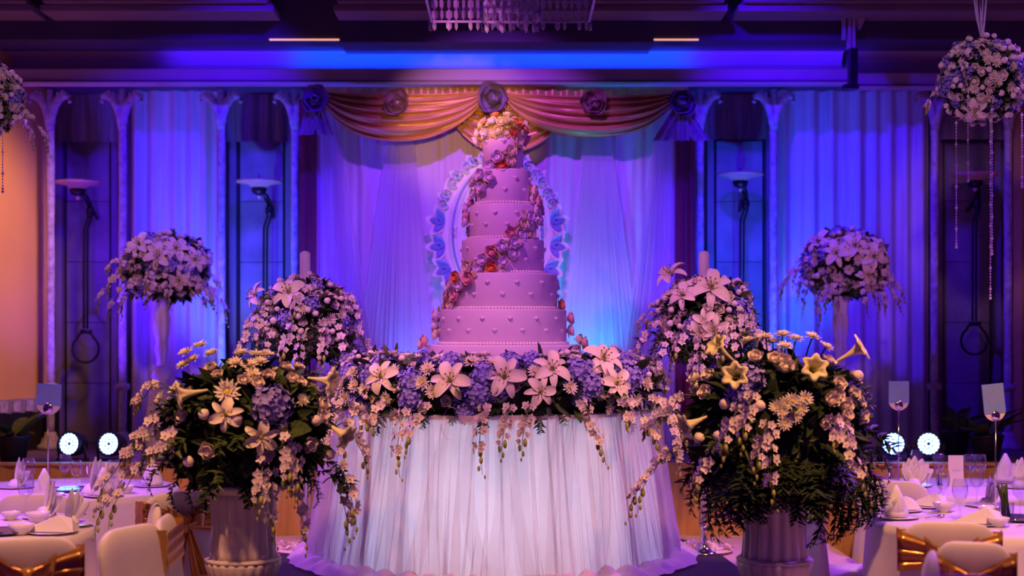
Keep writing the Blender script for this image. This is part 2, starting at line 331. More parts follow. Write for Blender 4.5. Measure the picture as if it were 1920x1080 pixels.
# cornice, beam and ceiling
prof = [(10.62, 3.57), (10.24, 3.495), (10.20, 3.505), (10.19, 3.520), (10.24, 3.530), (10.22, 3.540), (10.22, 3.618), (10.26, 3.632), (10.36, 3.640), (10.40, 3.68), (10.36, 3.75), (10.24, 3.80), (10.12, 3.82), (10.12, 4.2), (10.62, 4.2)]
xr = P(1590, 0, 10.2).x
struct('trim_3', MB().prism(prof, -5.5, xr), 'cornice_paint', True)
struct('trim_4', MB().prism([(y + 0.12, z - 0.008) for y, z in prof], xr + 0.06, 5.5), 'cornice_paint', True)
for k in ('trim_3', 'trim_4'):
    e = bpy.data.objects[k]; e.modifiers.new('edge', 'EDGE_SPLIT').split_angle = math.radians(28)
zc, zs = P(0, 80, 9.9).z, P(0, 74, 9.9).z
xa, xb = P(637, 0, 9.9).x, P(1225, 0, 9.9).x
beam = struct('ceiling_beam', MB().box(-5.5, xa, 9.9, 10.3, zs, 4.4).box(xa, xb, 9.88, 10.3, zc, 4.4).box(xb, 5.5, 9.9, 10.3, zs, 4.4), 'beam_paint')
z2 = P(0, 21, 9.6).z
for i, (p0, p1) in enumerate(((-700, 60), (75, 512), (625, 1365), (1385, 2700))):
    xx0, xx1 = P(p0, 0, 9.6).x, P(p1, 0, 9.6).x
    bevel(struct('trim_%d' % (5 + i), MB().box(xx0, xx1, 9.6, 9.9, z2, z2 + 0.05).box(xx0 + .03, xx1 - .03, 9.55, 9.9, z2 + 0.05, z2 + 0.09), 'ceiling_paint'), 0.008)
struct('ceiling', MB().box(-6, 6, 5.2, 11.4, 4.4, 4.6), 'ceiling_paint')
struct('trim_9', MB().box(-5.5, 5.5, 10.62, 11.2, 3.56, 3.66), 'beam_paint')
mk('edge_glow', (1.0, 0.7, 0.4), 0.5, emit=(1.0, 0.45, 0.25), es=0.9)  # warm light caught on the beam edge, put into the material as glow
for p0, p1, lab in ((505, 636, 'thin glow strip standing for warm-lit beam edge left of the chandelier'), (1226, 1310, 'thin glow strip standing for warm-lit beam edge right of the chandelier')):
    a, b = P(p0, 74, 9.89), P(p1, 74, 9.89)
    tag(MB().box(a.x, b.x, 9.885, 9.90, a.z - 0.006, a.z + 0.004).build('beam_edge_glow', 'edge_glow', None, False), lab, 'lit edge', 'beam edge glow strips')
# folding partition track hanging beside the cornice
pt = empty('partition_post', P(1597, 165, 9.82)); tag(pt, 'dark partition track post with slanted blue brace, right of cornice', 'post')
b0 = P(1597, 165, 9.82)
def LB(p0, p1, y0, y1, q0, q1):
    a, b = P(p0, q1, 9.82) - b0, P(p1, q0, 9.82) - b0
    return MB().box(a.x, b.x, y0, y1, a.z, b.z)
LB(1592, 1606, -0.04, 0.05, 92, 165).build('post', 'steel_dark', pt, False)
LB(1579, 1584, -0.03, 0.02, 20, 74).build('rail', 'cornice_paint', pt, False)
LB(1588, 1594, -0.03, 0.02, 18, 92).build('rail', 'cornice_paint', pt, False)
LB(1596, 1602, -0.03, 0.02, 22, 92).build('rail', 'cornice_paint', pt, False)
LB(1585, 1606, -0.05, 0.03, 10, 22).build('bracket', 'steel_dark', pt, False)
LB(1580, 1608, -0.05, 0.03, 160, 168).build('foot', 'steel_dark', pt, False)
q = [P(x, y, 9.82) - b0 for x, y in ((1604, 38), (1628, -12), (1642, -12), (1612, 56))]
MB().add([(*v.xz, 0) for v in []], []).add([(v.x, -0.03, v.z) for v in q] + [(v.x, 0.03, v.z) for v in q], [(0, 1, 2, 3), (7, 6, 5, 4), (0, 4, 5, 1), (1, 5, 6, 2), (2, 6, 7, 3), (3, 7, 4, 0)]).build('brace', 'cornice_paint', pt, False)

# ---------------------------------------------------------------- drapes
def drape(name, mat, p0, p1, Y, ytop, zb, seed, amp=0.022, lo=25, hi=110, label=None, group=None, parent=None, nu=260, lean=0.0):
    g = folds(random.Random(seed), 8, lo, hi); x0, x1 = P(p0, 0, Y).x, P(p1, 0, Y).x; zt = P(0, ytop, Y).z
    def fn(u, v):
        x = x0 + (x1 - x0) * u
        return (x + lean * (1 - v), Y - amp * g(x) * (0.75 + 0.25 * (1 - v)) - 0.01 * (1 - v), zb + (zt - zb) * v)
    o = MB().grid(fn, nu, 10).build(name, mat, parent)
    if label: tag(o, label, 'curtain', group)
    return o
drape('backdrop_curtain', 'drape_lavender', 585, 1275, YB, 168, SZ, 11, 0.014, 30, 120, 'wide lavender pleated backdrop curtain behind the wedding cake', None, None, 620)
drape('bay_curtain', 'drape_bay', 246, 410, 10.8, 170, SZ, 12, 0.050, 30, 62, 'deep blue lit pleated curtain between two white columns, left of stage', 'blue bay curtains')
drape('bay_curtain', 'drape_bay', 1458, 1742, 10.8, 170, SZ, 13, 0.052, 26, 60, 'wide blue lit pleated curtain behind right tall flower vase', 'blue bay curtains', None, 360)
drape('valance_curtain', 'drape_dark', 100, 236, 10.95, 177, P(0, 266, 10.95).z, 14, 0.02, 25, 60, 'short dark striped curtain above the leftmost wall dish lamp', 'short bay curtains')
drape('valance_curtain', 'drape_dark', 425, 548, 10.95, 177, P(0, 266, 10.95).z, 15, 0.02, 25, 60, 'short dark curtain above wall dish lamp left of the backdrop', 'short bay curtains')
drape('valance_curtain', 'drape_dark', 1322, 1446, 10.95, 177, P(0, 262, 10.95).z, 16, 0.02, 25, 60, 'short dark curtain above wall dish lamp right of the backdrop', 'short bay curtains')
drape('valance_curtain', 'drape_dark', 1750, 1888, 10.95, 177, P(0, 262, 10.95).z, 17, 0.02, 25, 60, 'short dark curtain above the rightmost wall dish lamp', 'short bay curtains')
drape('side_curtain', 'drape_maroon', 560, 594, 10.36, 185, SZ, 18, 0.016, 40, 120, 'narrow maroon side curtain at left edge of the lavender backdrop', 'maroon side curtains', None, 60)
drape('side_curtain', 'drape_maroon', 1266, 1304, 10.36, 185, SZ, 19, 0.016, 40, 120, 'narrow maroon side curtain at right edge of the lavender backdrop', 'maroon side curtains', None, 60)
# sheer panels gathered under the swags and flaring down
def sheer(pt, ht, pb, hb, seed, label, ytop=235, Y=10.34):
    g = folds(random.Random(seed), 6, 10, 34); zt = P(0, ytop, Y).z
    def fn(u, v):
        t = (1 - v) ** 0.85; c = pt + (pb - pt) * t; h = ht + (hb - ht) * t
        q = P(c + h * (2 * u - 1), 0, Y)
        return (q.x, Y - 0.012 * g(u * 6.28) * (0.4 + t) - 0.012 * t, SZ + 0.01 + (zt - SZ - 0.01) * v)
    tag(MB().grid(fn, 90, 14).build('sheer_panel', 'drape_sheer'), label, 'curtain', 'sheer flared backdrop panels')
sheer(752, 20, 742, 88, 21, 'sheer lavender panel gathered under left gold swag, flaring down')
sheer(1118, 20, 1130, 92, 22, 'sheer lavender panel gathered under right gold swag, flaring down', 235)
sheer(612, 10, 668, 58, 23, 'sheer lavender panel slanting in from left end of gold swag', 200, 10.31)
sheer(1250, 10, 1205, 58, 24, 'sheer lavender panel slanting in from right end of gold swag', 200, 10.31)

# ---------------------------------------------------------------- gold swags and rosettes
def swag(name, x0, x1, yt0, yt1, yb, label, skew=0.0, Y=10.14, depth=0.07, nr=5, seed=0, ye=22):
    rg = random.Random(seed); ph = rg.uniform(0, 6)
    def fn(u, v):
        s = 4 * u * (1 - u) * (1 + skew * (u - 0.5)); e = s ** 0.75
        yt = yt0 + (yt1 - yt0) * u + 7 * s
        yb_ = yt + ye * (1 - 0.35 * abs(2 * u - 1)) * (1 - s) + (yb - yt) * e
        q = P(x0 + (x1 - x0) * u, yt + (yb_ - yt) * v, Y)
        w_ = v ** 0.85
        rid = math.sin(2 * PI * nr * w_ + ph + 2.0 * (u - 0.5)) + 0.45 * math.sin(2 * PI * nr * 2.3 * w_ + 1.7 * ph - 3 * u)
        return (q.x, Y - depth * math.sin(PI * (0.12 + 0.8 * v)) * (0.35 + 0.65 * s) - 0.024 * rid * (0.5 + 0.5 * s), q.z)
    o = MB().grid(fn, 90, 60).build(name, 'gold_satin'); tag(o, label, 'swag', 'gold satin swags'); return o
swag('gold_swag', 606, 905, 172, 172, 266, 'large gold satin swag at left of the backdrop top', -0.25, seed=1)
swag('gold_swag', 948, 1262, 172, 176, 258, 'large gold satin swag at right of the backdrop top', 0.15, seed=2)
swag('gold_swag', 838, 1062, 186, 186, 288, 'smaller gold under-swag hanging behind the cake top', 0.0, Y=10.24, depth=0.05, seed=3)
vb = MB().grid(lambda u, v: (P(590 + 700 * u, 0, 10.28).x, 10.28 - 0.01 * math.sin(u * 160), P(0, 160 + 46 * (1 - v), 10.28).z), 240, 3)
tag(vb.build('valance_band', 'gold_satin'), 'flat gold valance band stretched behind the swags', 'valance')
def rosette(px, py, r, label, mat, tails=0, seed=0):
    rg = random.Random(seed); Y = 10.06; o = empty('fabric_rosette', P(px, py, Y)); tag(o, label, 'rosette', 'fabric rosettes on the valance')
    M0 = RX(PI / 2)
    for k, (n, L, el, W) in enumerate(((6, 0.95, 0.25, 0.52), (5, 0.72, 0.75, 0.44), (4, 0.5, 1.15, 0.34))):
        mb = MB()
        for i in range(n):
            mb.petal(M0 @ SC(r) @ RZ(2 * PI * i / n + k * 0.5 + rg.uniform(-.15, .15)), L, W, el, rg.uniform(0.5, 1.3), 0.25, 5, 0, 0.55)
        mb.build(('outer_loops', 'middle_loops', 'inner_loops')[k], mat, o)
    MB().ball((0, -r * 0.2, 0), r * 0.3).build('knot', mat, o)
    for t in range(tails):
        a = (t - (tails - 1) / 2) * 0.5
        MB().grid(lambda u, v: ((u - 0.5) * r * 0.8 + math.sin(a) * r * 2.0 * (1 - v), -0.02 + 0.015 * math.sin(u * 12 + t), -r * 0.3 - (1 - v) * r * 1.5), 12, 5).build('tail', mat, o)
rosette(745, 193, 0.135, 'gold and blue fabric rosette centred on left swag', 'silver_satin', 0, 1)
rosette(1112, 193, 0.135, 'gold and blue fabric rosette centred on right swag', 'silver_satin', 0, 2)
rosette(925, 186, 0.16, 'dark fabric rosette between the two gold swags above cake', 'drape_dark', 0, 3)
rosette(592, 187, 0.14, 'dark fabric rosette with tails at left end of the valance', 'drape_dark', 2, 4)
rosette(1277, 193, 0.15, 'dark fabric rosette with tails at right end of the valance', 'drape_dark', 3, 5)

# ---------------------------------------------------------------- carved oval crest behind the cake
cr = empty('oval_crest', P(933, 580, 10.26)); tag(cr, 'white carved oval crest with scrolls and leaves hanging behind cake', 'wall ornament')
cz = (580 - 438) / 259.0
def ov(a, rx, rz): return Vector((rx * math.sin(a), 0, cz + rz * math.cos(a)))
def plate(fn_in, fn_out, n, y0, y1):
    mb = MB(); vs = []
    for y in (y0, y1):
        for i in range(n):
            a = 2 * PI * i / n; p_, q_ = fn_in(a), fn_out(a); vs += [(p_.x, y, p_.z), (q_.x, y, q_.z)]
    fs = []
    for i in range(n):
        j = (i + 1) % n; k = 2 * n
        fs += [(2 * i, 2 * j, 2 * j + 1, 2 * i + 1), (k + 2 * i + 1, k + 2 * j + 1, k + 2 * j, k + 2 * i), (2 * i + 1, 2 * j + 1, k + 2 * j + 1, k + 2 * i + 1), (2 * j, 2 * i, k + 2 * i, k + 2 * j)]
    return mb.add(vs, fs)
sl = lambda a: 1 + 0.05 * abs(math.sin(9 * a)) - 0.05 * abs(math.sin(4.5 * a + 0.6))
plate(lambda a: ov(a, 0.31, 0.47), lambda a: ov(a, 0.47 * sl(a), 0.56 * sl(a)), 144, 0.0, 0.015).build('pierced_border', 'crest_white', cr, False)
plate(lambda a: ov(a, 0.02, 0.02), lambda a: ov(a, 0.31, 0.47), 64, 0.0, 0.012).build('oval_board', 'crest_white', cr, False)
for rx, rz, t in ((0.305, 0.465, 0.016), (0.345, 0.505, 0.009)):
    MB().tube([ov(2 * PI * i / 72, rx, rz) - Vector((0, 0.008, 0)) for i in range(72)], t, 6, closed=True).build('oval_moulding', 'crest_white', cr)
MB().tube([ov(2 * PI * i / 72, 0.325, 0.485) - Vector((0, 0.004, 0)) for i in range(72)], 0.008, 6, closed=True).build('oval_groove', 'crest_blue', cr)
lf = MB().petal(Matrix.Identity(4), 1.0, 0.24, 0.1, 0.3, 0.35, 5).mesh('crest_leaf', 'crest_blue')
lw = MB().petal(Matrix.Identity(4), 1.0, 0.30, 0.1, 0.25, 0.1, 5).mesh('crest_leaf_edge', 'crest_white')
scm = MB().tube([Vector(((1 - t / 22) * math.cos(t * 0.5), 0, (1 - t / 22) * math.sin(t * 0.5))) for t in range(20)], [0.2 - 0.006 * t for t in range(20)], 5).mesh('crest_scroll', 'crest_white')
scb = MB().tube([Vector(((0.8 - t / 28) * math.cos(t * 0.5), -0.12, (0.8 - t / 28) * math.sin(t * 0.5))) for t in range(20)], [0.1 - 0.003 * t for t in range(20)], 5).mesh('crest_scroll_line', 'crest_blue')
def crest_piece(nm, me, p, ang, s, flip=1, y=-0.02):
    o = link(nm, me, cr, (p.x, y, p.z)); o.rotation_euler = Matrix(((math.cos(ang), 0, -math.sin(ang)), (0, 1, 0), (math.sin(ang), 0, math.cos(ang)))).to_euler()
    o.scale = (s, s * flip, s) if nm.startswith('scroll') is False else (s * flip, s, s); return o
# petals lie in the crest's own plane: local z of the petal turns to -y
def crest_leaf(nm, me, p, ang, s, y):
    o = link(nm, me, cr, (p.x, y, p.z)); X = Vector((math.cos(ang), 0, math.sin(ang))); Z = Vector((0, -1, 0)); Yv = Z.cross(X)
    o.rotation_euler = Matrix((X, Yv, Z)).transposed().to_euler(); o.scale = (s, s, s)
for i in range(20):
    a = 2 * PI * (i + 0.5) / 20; p = ov(a, 0.39, 0.535); d = math.atan2(math.cos(a), math.sin(a))
    if 0.35 * PI < a < 1.65 * PI:
        for da in (-0.9, 0.0, 0.9):
            crest_leaf('leaf_edge', lw, p, d + da, 0.14, -0.004); crest_leaf('leaf', lf, p, d + da, 0.108, -0.012)
    else:
        for k, sgn in enumerate((1, -1)):
            q = ov(a + sgn * 0.075, 0.425, 0.565)
            crest_piece('scroll', scm, q, d, 0.044, sgn); crest_piece('scroll_line', scb, q, d, 0.044, sgn)
        crest_leaf('leaf_edge', lw, p, d, 0.10, -0.004); crest_leaf('leaf', lf, p, d, 0.075, -0.012)

# ---------------------------------------------------------------- white columns with curled leaf tops
def column_proto():
    o = empty('column', (0, 0, 0)); H = P(0, 168, 10.5).z - SZ
    mod = lambda a, z: 1 + 0.10 * math.cos(5 * a + z * 9)
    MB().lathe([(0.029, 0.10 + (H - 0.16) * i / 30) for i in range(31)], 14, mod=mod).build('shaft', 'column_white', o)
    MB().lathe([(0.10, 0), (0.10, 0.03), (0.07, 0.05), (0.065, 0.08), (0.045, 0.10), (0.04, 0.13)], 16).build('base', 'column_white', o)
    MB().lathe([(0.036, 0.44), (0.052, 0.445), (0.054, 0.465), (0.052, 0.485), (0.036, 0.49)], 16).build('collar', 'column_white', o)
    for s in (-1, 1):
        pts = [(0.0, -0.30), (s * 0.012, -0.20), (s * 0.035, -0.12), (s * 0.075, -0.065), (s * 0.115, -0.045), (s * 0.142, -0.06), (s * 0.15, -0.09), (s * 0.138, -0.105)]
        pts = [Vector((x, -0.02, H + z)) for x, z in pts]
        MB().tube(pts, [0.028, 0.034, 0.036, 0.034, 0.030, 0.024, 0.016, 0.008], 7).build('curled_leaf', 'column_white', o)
        for k in range(3):
            p = pts[2 + k]
            MB().petal(TR(p) @ RZ(-PI / 2) @ RY(-0.4) @ RX(s * 0.5 * k), 0.05, 0.02, 0.2, 1.0, 0.2, 3).build('leaf_lobe', 'column_white', o)
    MB().tube([(0, -0.01, H - 0.25), (0, -0.01, H - 0.1), (0, -0.01, H)], [0.04, 0.034, 0.022], 7).build('centre_leaf', 'column_white', o)
    return o
cp = column_proto()
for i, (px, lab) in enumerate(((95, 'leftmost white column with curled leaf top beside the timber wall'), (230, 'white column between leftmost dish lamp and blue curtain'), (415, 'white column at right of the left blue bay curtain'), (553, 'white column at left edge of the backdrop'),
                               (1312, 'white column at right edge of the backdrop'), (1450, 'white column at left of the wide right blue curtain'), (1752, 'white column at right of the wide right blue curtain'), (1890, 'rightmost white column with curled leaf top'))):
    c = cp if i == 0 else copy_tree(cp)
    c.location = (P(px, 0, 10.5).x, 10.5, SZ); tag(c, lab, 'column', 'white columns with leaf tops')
# ---------------------------------------------------------------- wall dish lamps with a looped cord
def sconce_proto():
    o = empty('dish_lamp', (0, 0, 0))
    MB().lathe([(0.03, -0.06), (0.06, -0.04), (0.085, -0.022), (0.17, -0.008), (0.175, 0.006), (0.17, 0.010), (0.08, 0.006), (0.03, -0.002)], 28).build('dish', 'dish_amber', o)
    MB().lathe([(0.008, 0), (0.013, 0.012), (0.008, 0.02), (0.006, 0.028), (0.011, 0.038), (0.006, 0.055), (0.002, 0.062)], 8).build('finial', 'crystal', o)
    MB().lathe([(0.02, -0.10), (0.05, -0.085), (0.058, -0.06), (0.058, -0.045)], 16).build('collar', 'steel_dark', o)
    MB().lathe([(0.004, -0.13), (0.016, -0.115), (0.02, -0.098)], 10).build('drop', 'dish_amber', o)
    MB().tube([(0.03, 0.02, -0.08), (0.05, 0.10, -0.12), (0.055, 0.20, -0.2), (0.05, 0.34, -0.24)], 0.014, 7).build('arm', 'steel_dark', o)
    MB().ball((0.058, 0.12, -0.205), (0.034, 0.03, 0.05)).build('cord_grip', 'steel_dark', o)
    for s in (-0.013, 0.013):
        MB().tube([(0.035 + s, 0.06, -0.09), (0.058 + s, 0.10, -0.15), (0.06 + s, 0.10, -0.25), (0.03 + s, 0.10, -0.34), (0.028 + s, 0.10, -0.7), (0.028 + s, 0.10, -1.10)], 0.009, 6).build('cord', 'cord_black', o)
    MB().tube([(0.028 + 0.10 * math.sin(a), 0.10, -1.25 + 0.10 * math.cos(a) * (1.05 if math.cos(a) < 0.8 else 1.25)) for a in [2 * PI * i / 28 for i in range(28)]], 0.010, 6, closed=True).build('cord_loop', 'cord_black', o)
    MB().box(-0.01, 0.075, 0.085, 0.115, -1.125, -1.105).build('cord_clip', 'steel_dark', o)
    return o
sp = sconce_proto()
for i, (px, py, lab) in enumerate(((146, 343, 'leftmost wall dish lamp with hanging looped cord by timber wall'), (486, 341, 'wall dish lamp with hanging cord left of the backdrop'), (1388, 328, 'wall dish lamp with hanging cord right of the backdrop'), (1828, 328, 'rightmost wall dish lamp with hanging looped cord'))):
    c = sp if i == 0 else copy_tree(sp)
    c.location = P(px, py, 10.72); tag(c, lab, 'wall lamp', 'wall dish lamps')
# ---------------------------------------------------------------- crystal chandelier, cut by the top of the frame
ch = empty('chandelier', P(957, -90, 7.6)); tag(ch, 'square tiered crystal chandelier hanging at top of the frame', 'chandelier')
k_ = 7.6 / FPX
def cz_(py): return (-90 - py) * k_
drop = MB().lathe([(0.004, 0), (0.5, -0.25), (0.5, -0.75), (0.05, -1.0)], 4).mesh('crystal', 'crystal_frost', False)
for hw, y0, y1, dep in ((157, -40, 22, 0.40), (52, 6, 44, 0.13)):
    X = hw * k_
    for yy in (y0, y1 - 14):
        z = cz_(yy)
        MB().box(-X, X, -dep, -dep + 0.012, z - 0.012, z).box(-X, X, dep - 0.012, dep, z - 0.012, z).box(-X, -X + 0.012, -dep, dep, z - 0.012, z).box(X - 0.012, X, -dep, dep, z - 0.012, z).build('tier_frame', 'crystal_frost', ch, False)
    n = int(hw / 7)
    for r_ in range(3):
        for i in range(n):
            for yy in (-dep, dep):
                if r_ == 2 and i % 3 == 1: continue
                o = link('crystal', drop, ch, (-X + (i + 0.5) * 2 * X / n, yy, cz_(y0 + 4 + r_ * (y1 - y0 - 14) / 2.3))); o.scale = (0.034, 0.02, 0.062); o.rotation_euler = (0, 0, 0.4 * ((i * 7 + r_) % 5))
    for sx in (-1, 1):
        for yy in (-dep, dep):
            MB().tube([(sx * X, yy, cz_(y0)), (sx * X, yy, cz_(y1 + 5))], 0.012, 6).build('corner_rod', 'crystal', ch)
MB().tube([(0, 0, cz_(-40)), (0, 0, 4.4 - ch.location.z)], 0.02, 8).build('suspension_rod', 'silver', ch)
# ================================================================ flower library (unit radius, facing +z)
I4 = Matrix.Identity(4)
def make_mum(seed):
    rg = random.Random(seed); mb = MB()
    for n, L, el, W in ((15, 1.0, 0.12, 0.13), (13, 0.86, 0.42, 0.12), (9, 0.60, 0.85, 0.11)):
        for i in range(n):
            mb.petal(RZ(2 * PI * (i + rg.uniform(-.25, .25)) / n), L * rg.uniform(.9, 1.08), W, el + rg.uniform(-.1, .1), rg.uniform(-.1, .45), 0.3, 3, 0, 0.6)
    return mb.mesh('chrysanthemum', 'flower_white')
def make_rose(mat, seed, nm='rose'):
    rg = random.Random(seed); mb = MB()
    def sp_(u, v):
        a = u * 4.2 * PI; r = 0.10 + 0.44 * u; return (r * (0.8 + 0.25 * v) * math.cos(a), r * (0.8 + 0.25 * v) * math.sin(a), 0.2 + 0.36 * v - 0.14 * u * v)
    mb.grid(sp_, 30, 2)
    for n, L, el, W, b in ((5, 1.0, 0.22, 0.52, 0.70), (5, 0.84, 0.55, 0.46, 0.80)):
        for i in range(n): mb.petal(RZ(2 * PI * (i + rg.uniform(-.1, .1)) / n + el), L, W, el + rg.uniform(-.08, .08), b, 0.35, 4, 0, 0.5)
    mb.lathe([(0.03, -0.02), (0.42, 0.12), (0.46, 0.3), (0.05, 0.4)], 8)
    return mb.mesh(nm, mat)
def make_bud(mat):
    mb = MB(); mb.lathe([(0.1, 0), (0.55, 0.25), (0.85, 0.75), (0.82, 1.15), (0.55, 1.55), (0.15, 1.7)], 9, mod=lambda a, z: 1 + 0.07 * math.cos(3 * a + 2 * z))
    for i in range(4): mb.petal(RZ(PI * i / 2), 1.1, 0.35, 0.45, 1.4, 0.3, 3, 1)
    return mb.mesh('rosebud', [mat, 'stem_green'])
def make_hyd(seed):
    rg = random.Random(seed); mb = MB(); n = 74
    for i in range(n):
        z = 1 - 1.55 * (i + 0.5) / n; r = math.sqrt(max(0, 1 - z * z)); a = i * 2.39996
        nn = Vector((r * math.cos(a), r * math.sin(a), z)).normalized()
        M = TR(nn * rg.uniform(0.84, 1.06)) @ (nn + Vector((rg.uniform(-.55, .55), rg.uniform(-.55, .55), rg.uniform(-.55, .55)))).to_track_quat('Z', 'Y').to_matrix().to_4x4() @ RZ(rg.uniform(0, 3))
        for k in range(4): mb.petal(M @ RZ(PI * k / 2), 0.20, 0.115, 0.05, 0.35, 0.05, 2, 0, 0.6)
    mb.ball((0, 0, -0.05), 0.74, 8, 6)
    return mb.mesh('hydrangea', 'flower_hydrangea')
def make_orchid():
    mb = MB()
    for k, (a, L, W) in enumerate(((90, 0.9, 0.30), (18, 1.0, 0.46), (162, 1.0, 0.46), (234, 0.95, 0.30), (306, 0.95, 0.30))):
        mb.petal(RZ(math.radians(a)), L, W, 0.15, 0.15 if k else -0.2, 0.15, 3, 0, 0.6)
    mb.petal(RZ(math.radians(270)), 0.6, 0.22, 0.7, -0.9, 0.5, 3, 1); mb.ball((0, 0, 0.14), (0.12, 0.12, 0.2), 6, 4, 0)
    return mb.mesh('orchid', ['flower_orchid', 'flower_green'])
MUM = [make_mum(1), make_mum(2)]; MUMC = MB().ball((0, 0, 0.16), (0.26, 0.26, 0.16), 10, 5).mesh('flower_centre', 'flower_yellow')
ROSE = [make_rose('flower_rose', 1), make_rose('flower_rose', 2)]; BUD = make_bud('flower_rose'); HYD = [make_hyd(1), make_hyd(2)]; ORC = make_orchid()
SUGAR = {k: make_rose(m, 5, 'sugar_rose') for k, m in (('l', 'sugar_lilac'), ('c', 'sugar_cream'), ('p', 'sugar_pink'), ('o', 'sugar_orange'))}
LPET = [MB().petal(I4, 1.08, 0.30, 0.95, -1.75, 0.30, 7, 0, 0.75, 0.04).mesh('lily_petal', 'flower_lily'), MB().petal(I4, 1.10, 0.20, 0.90, -1.85, 0.30, 7, 0, 0.75, 0.04).mesh('lily_sepal', 'flower_lily')]
def make_throat():
    mb = MB(); mb.lathe([(0.05, -0.1), (0.09, 0.02), (0.13, 0.12)], 8, 0)
    for i in range(6):
        a = 2 * PI * i / 6 + 0.3; c, s = math.cos(a), math.sin(a)
        mb.tube([(0, 0, 0), (0.10 * c, 0.10 * s, 0.3), (0.22 * c, 0.22 * s, 0.52)], 0.014, 4, 0); mb.ball((0.23 * c, 0.23 * s, 0.54), (0.05, 0.05, 0.03), 6, 3, 1)
    mb.tube([(0, 0, 0), (0.01, 0, 0.4), (0.03, 0, 0.66)], [0.02, 0.02, 0.035], 5, 0)
    return mb.mesh('lily_stamens', ['flower_green', 'anther'])
THR = make_throat()
def make_trumpet():
    mb = MB()
    prof = [(0.05, 0), (0.065, 0.15), (0.09, 0.45), (0.15, 0.75), (0.22, 0.95), (0.31, 1.10), (0.40, 1.18), (0.47, 1.18), (0.51, 1.11)]
    mb.lathe(prof, 36, cap=False, mod=lambda a, z: 1 + (0.22 * max(0, z - 0.8) / 0.38) * math.cos(6 * a))
    for i in range(6): a = PI * i / 3; mb.tube([(0, 0, 0.4), (0.07 * math.cos(a), 0.07 * math.sin(a), 0.95), (0.12 * math.cos(a), 0.12 * math.sin(a), 1.1)], 0.012, 4, 1)
    return mb.mesh('trumpet_lily', ['flower_trumpet', 'flower_green'])
TRU = make_trumpet()
LEAF = [MB().petal(I4, 1.0, w_, 0.2, b_, 0.25, 5, 0, 0.8).mesh('leaf', m_) for w_, b_, m_ in ((0.20, -0.7, 'leaf_dark'), (0.28, -0.4, 'leaf_mid'), (0.13, -0.5, 'leaf_dark'))]
LBUD = MB().lathe([(0.04, 0), (0.11, 0.25), (0.13, 0.55), (0.09, 0.85), (0.02, 1.0)], 7).mesh('lily_bud', 'stem_green')
def make_fern(droop, n, L, mat, thin):
    mb = MB(); pts = []; x = z = 0.0; a = 0.35
    for i in range(n + 1):
        pts.append((x, 0, z)); a -= droop / n; x += math.cos(a) / n; z += math.sin(a) / n
    mb.tube(pts, [0.011 * (1 - 0.8 * i / n) for i in range(n + 1)], 4)
    for i in range(1, n):
        t = i / n; l = L * (math.sin(PI * (0.12 + 0.86 * t)) ** 0.7)
        for s in (-1, 1): mb.petal(TR(pts[i]) @ RZ(s * (0.95 + 0.35 * math.sin(i * 2.3 + s))) @ RX(s * 0.25) @ RY(0.5 * math.sin(i * 1.7 + s)), l * (1 + 0.35 * math.sin(i * 3.1 + 2 * s)), l * thin, 0.05, -0.35, 0.1, 2, 0, 0.7)
    return mb.mesh('fern_frond', mat)
FERN = [make_fern(1.7, 16, 0.26, 'leaf_dark', 0.22), make_fern(2.3, 34, 0.19, 'leaf_dark', 0.13), make_fern(1.2, 14, 0.28, 'leaf_mid', 0.2)]
def spray_mesh(drop, L, seed):
    rg = random.Random(seed); pts = []; n = 12
    for i in range(n + 1):
        t = i / n; pts.append(Vector((L * (1 - (1 - t) ** 1.8), 0.03 * math.sin(3 * t + seed), 0.05 * math.sin(PI * min(1, t * 2)) - drop * t ** 1.7)))
    mb = MB(); mb.tube(pts, [0.0035 * (1 - 0.6 * i / n) for i in range(n + 1)], 5)
    for i in (9, 10, 11, 12):
        s = 0.006 + 0.0022 * (12 - i)
        p = pts[i] + Vector((rg.uniform(-.012, .012), rg.uniform(-.014, .014), -0.012)); mb.ball(p, (s, s, s * 1.9), 6, 4, 1)
    fl = []
    for i in range(2, 10):
        for s in (-1, 1):
            if rg.random() < 0.40: continue
            d = Vector((rg.uniform(.35, 1.0), s * rg.uniform(.35, .9), rg.uniform(-.3, .45))).normalized()
            fl.append((pts[i] + d * rg.uniform(.016, .03), d, rg.uniform(.85, 1.1) * (1.0 if i < 8 else 0.75), rg.uniform(-.5, .5)))
    return mb.mesh('orchid_stem', ['stem_green', 'flower_green']), fl
SPRAY = [spray_mesh(0.10, 0.20, 1), spray_mesh(0.22, 0.17, 2), spray_mesh(0.32, 0.13, 3), spray_mesh(0.28, 0.30, 4)]

def put(name, me, parent, p, q, s):
    o = bpy.data.objects.new(name, me); col.objects.link(o); o.parent = parent
    o.location = p; o.rotation_mode = 'QUATERNION'; o.rotation_quaternion = q; o.scale = (s, s, s) if not isinstance(s, tuple) else s
    return o
def zq(n, spin=0.0): return n.to_track_quat('Z', 'Y') @ Quaternion((0, 0, 1), spin)
def frame_q(x, z):            # local x along x, local z near z
    x = x.normalized(); y = z.cross(x).normalized(); z = x.cross(y); return Matrix((x, y, z)).transposed().to_quaternion()
def march(sdf, px, py, y0=5.0, y1=12.0):
    d = Vector(((px - CX) / FPX, 1.0, (HY - py) / FPX)); o = Vector((0, 0, CH)); t = y0; best = (9, t)
    while t < y1:
        s = sdf(o + d * t)
        if s < best[0]: best = (s, t)
        if s < 0.004: break
        t += max(0.003, s * 0.6)
    return o + d * best[1]
def grad(sdf, p):
    e = 0.004
    g = Vector([sdf(p + Vector(v)) - sdf(p - Vector(v)) for v in ((e, 0, 0), (0, e, 0), (0, 0, e))])
    return g.normalized() if g.length > 1e-9 else Vector((0, 0, 1))
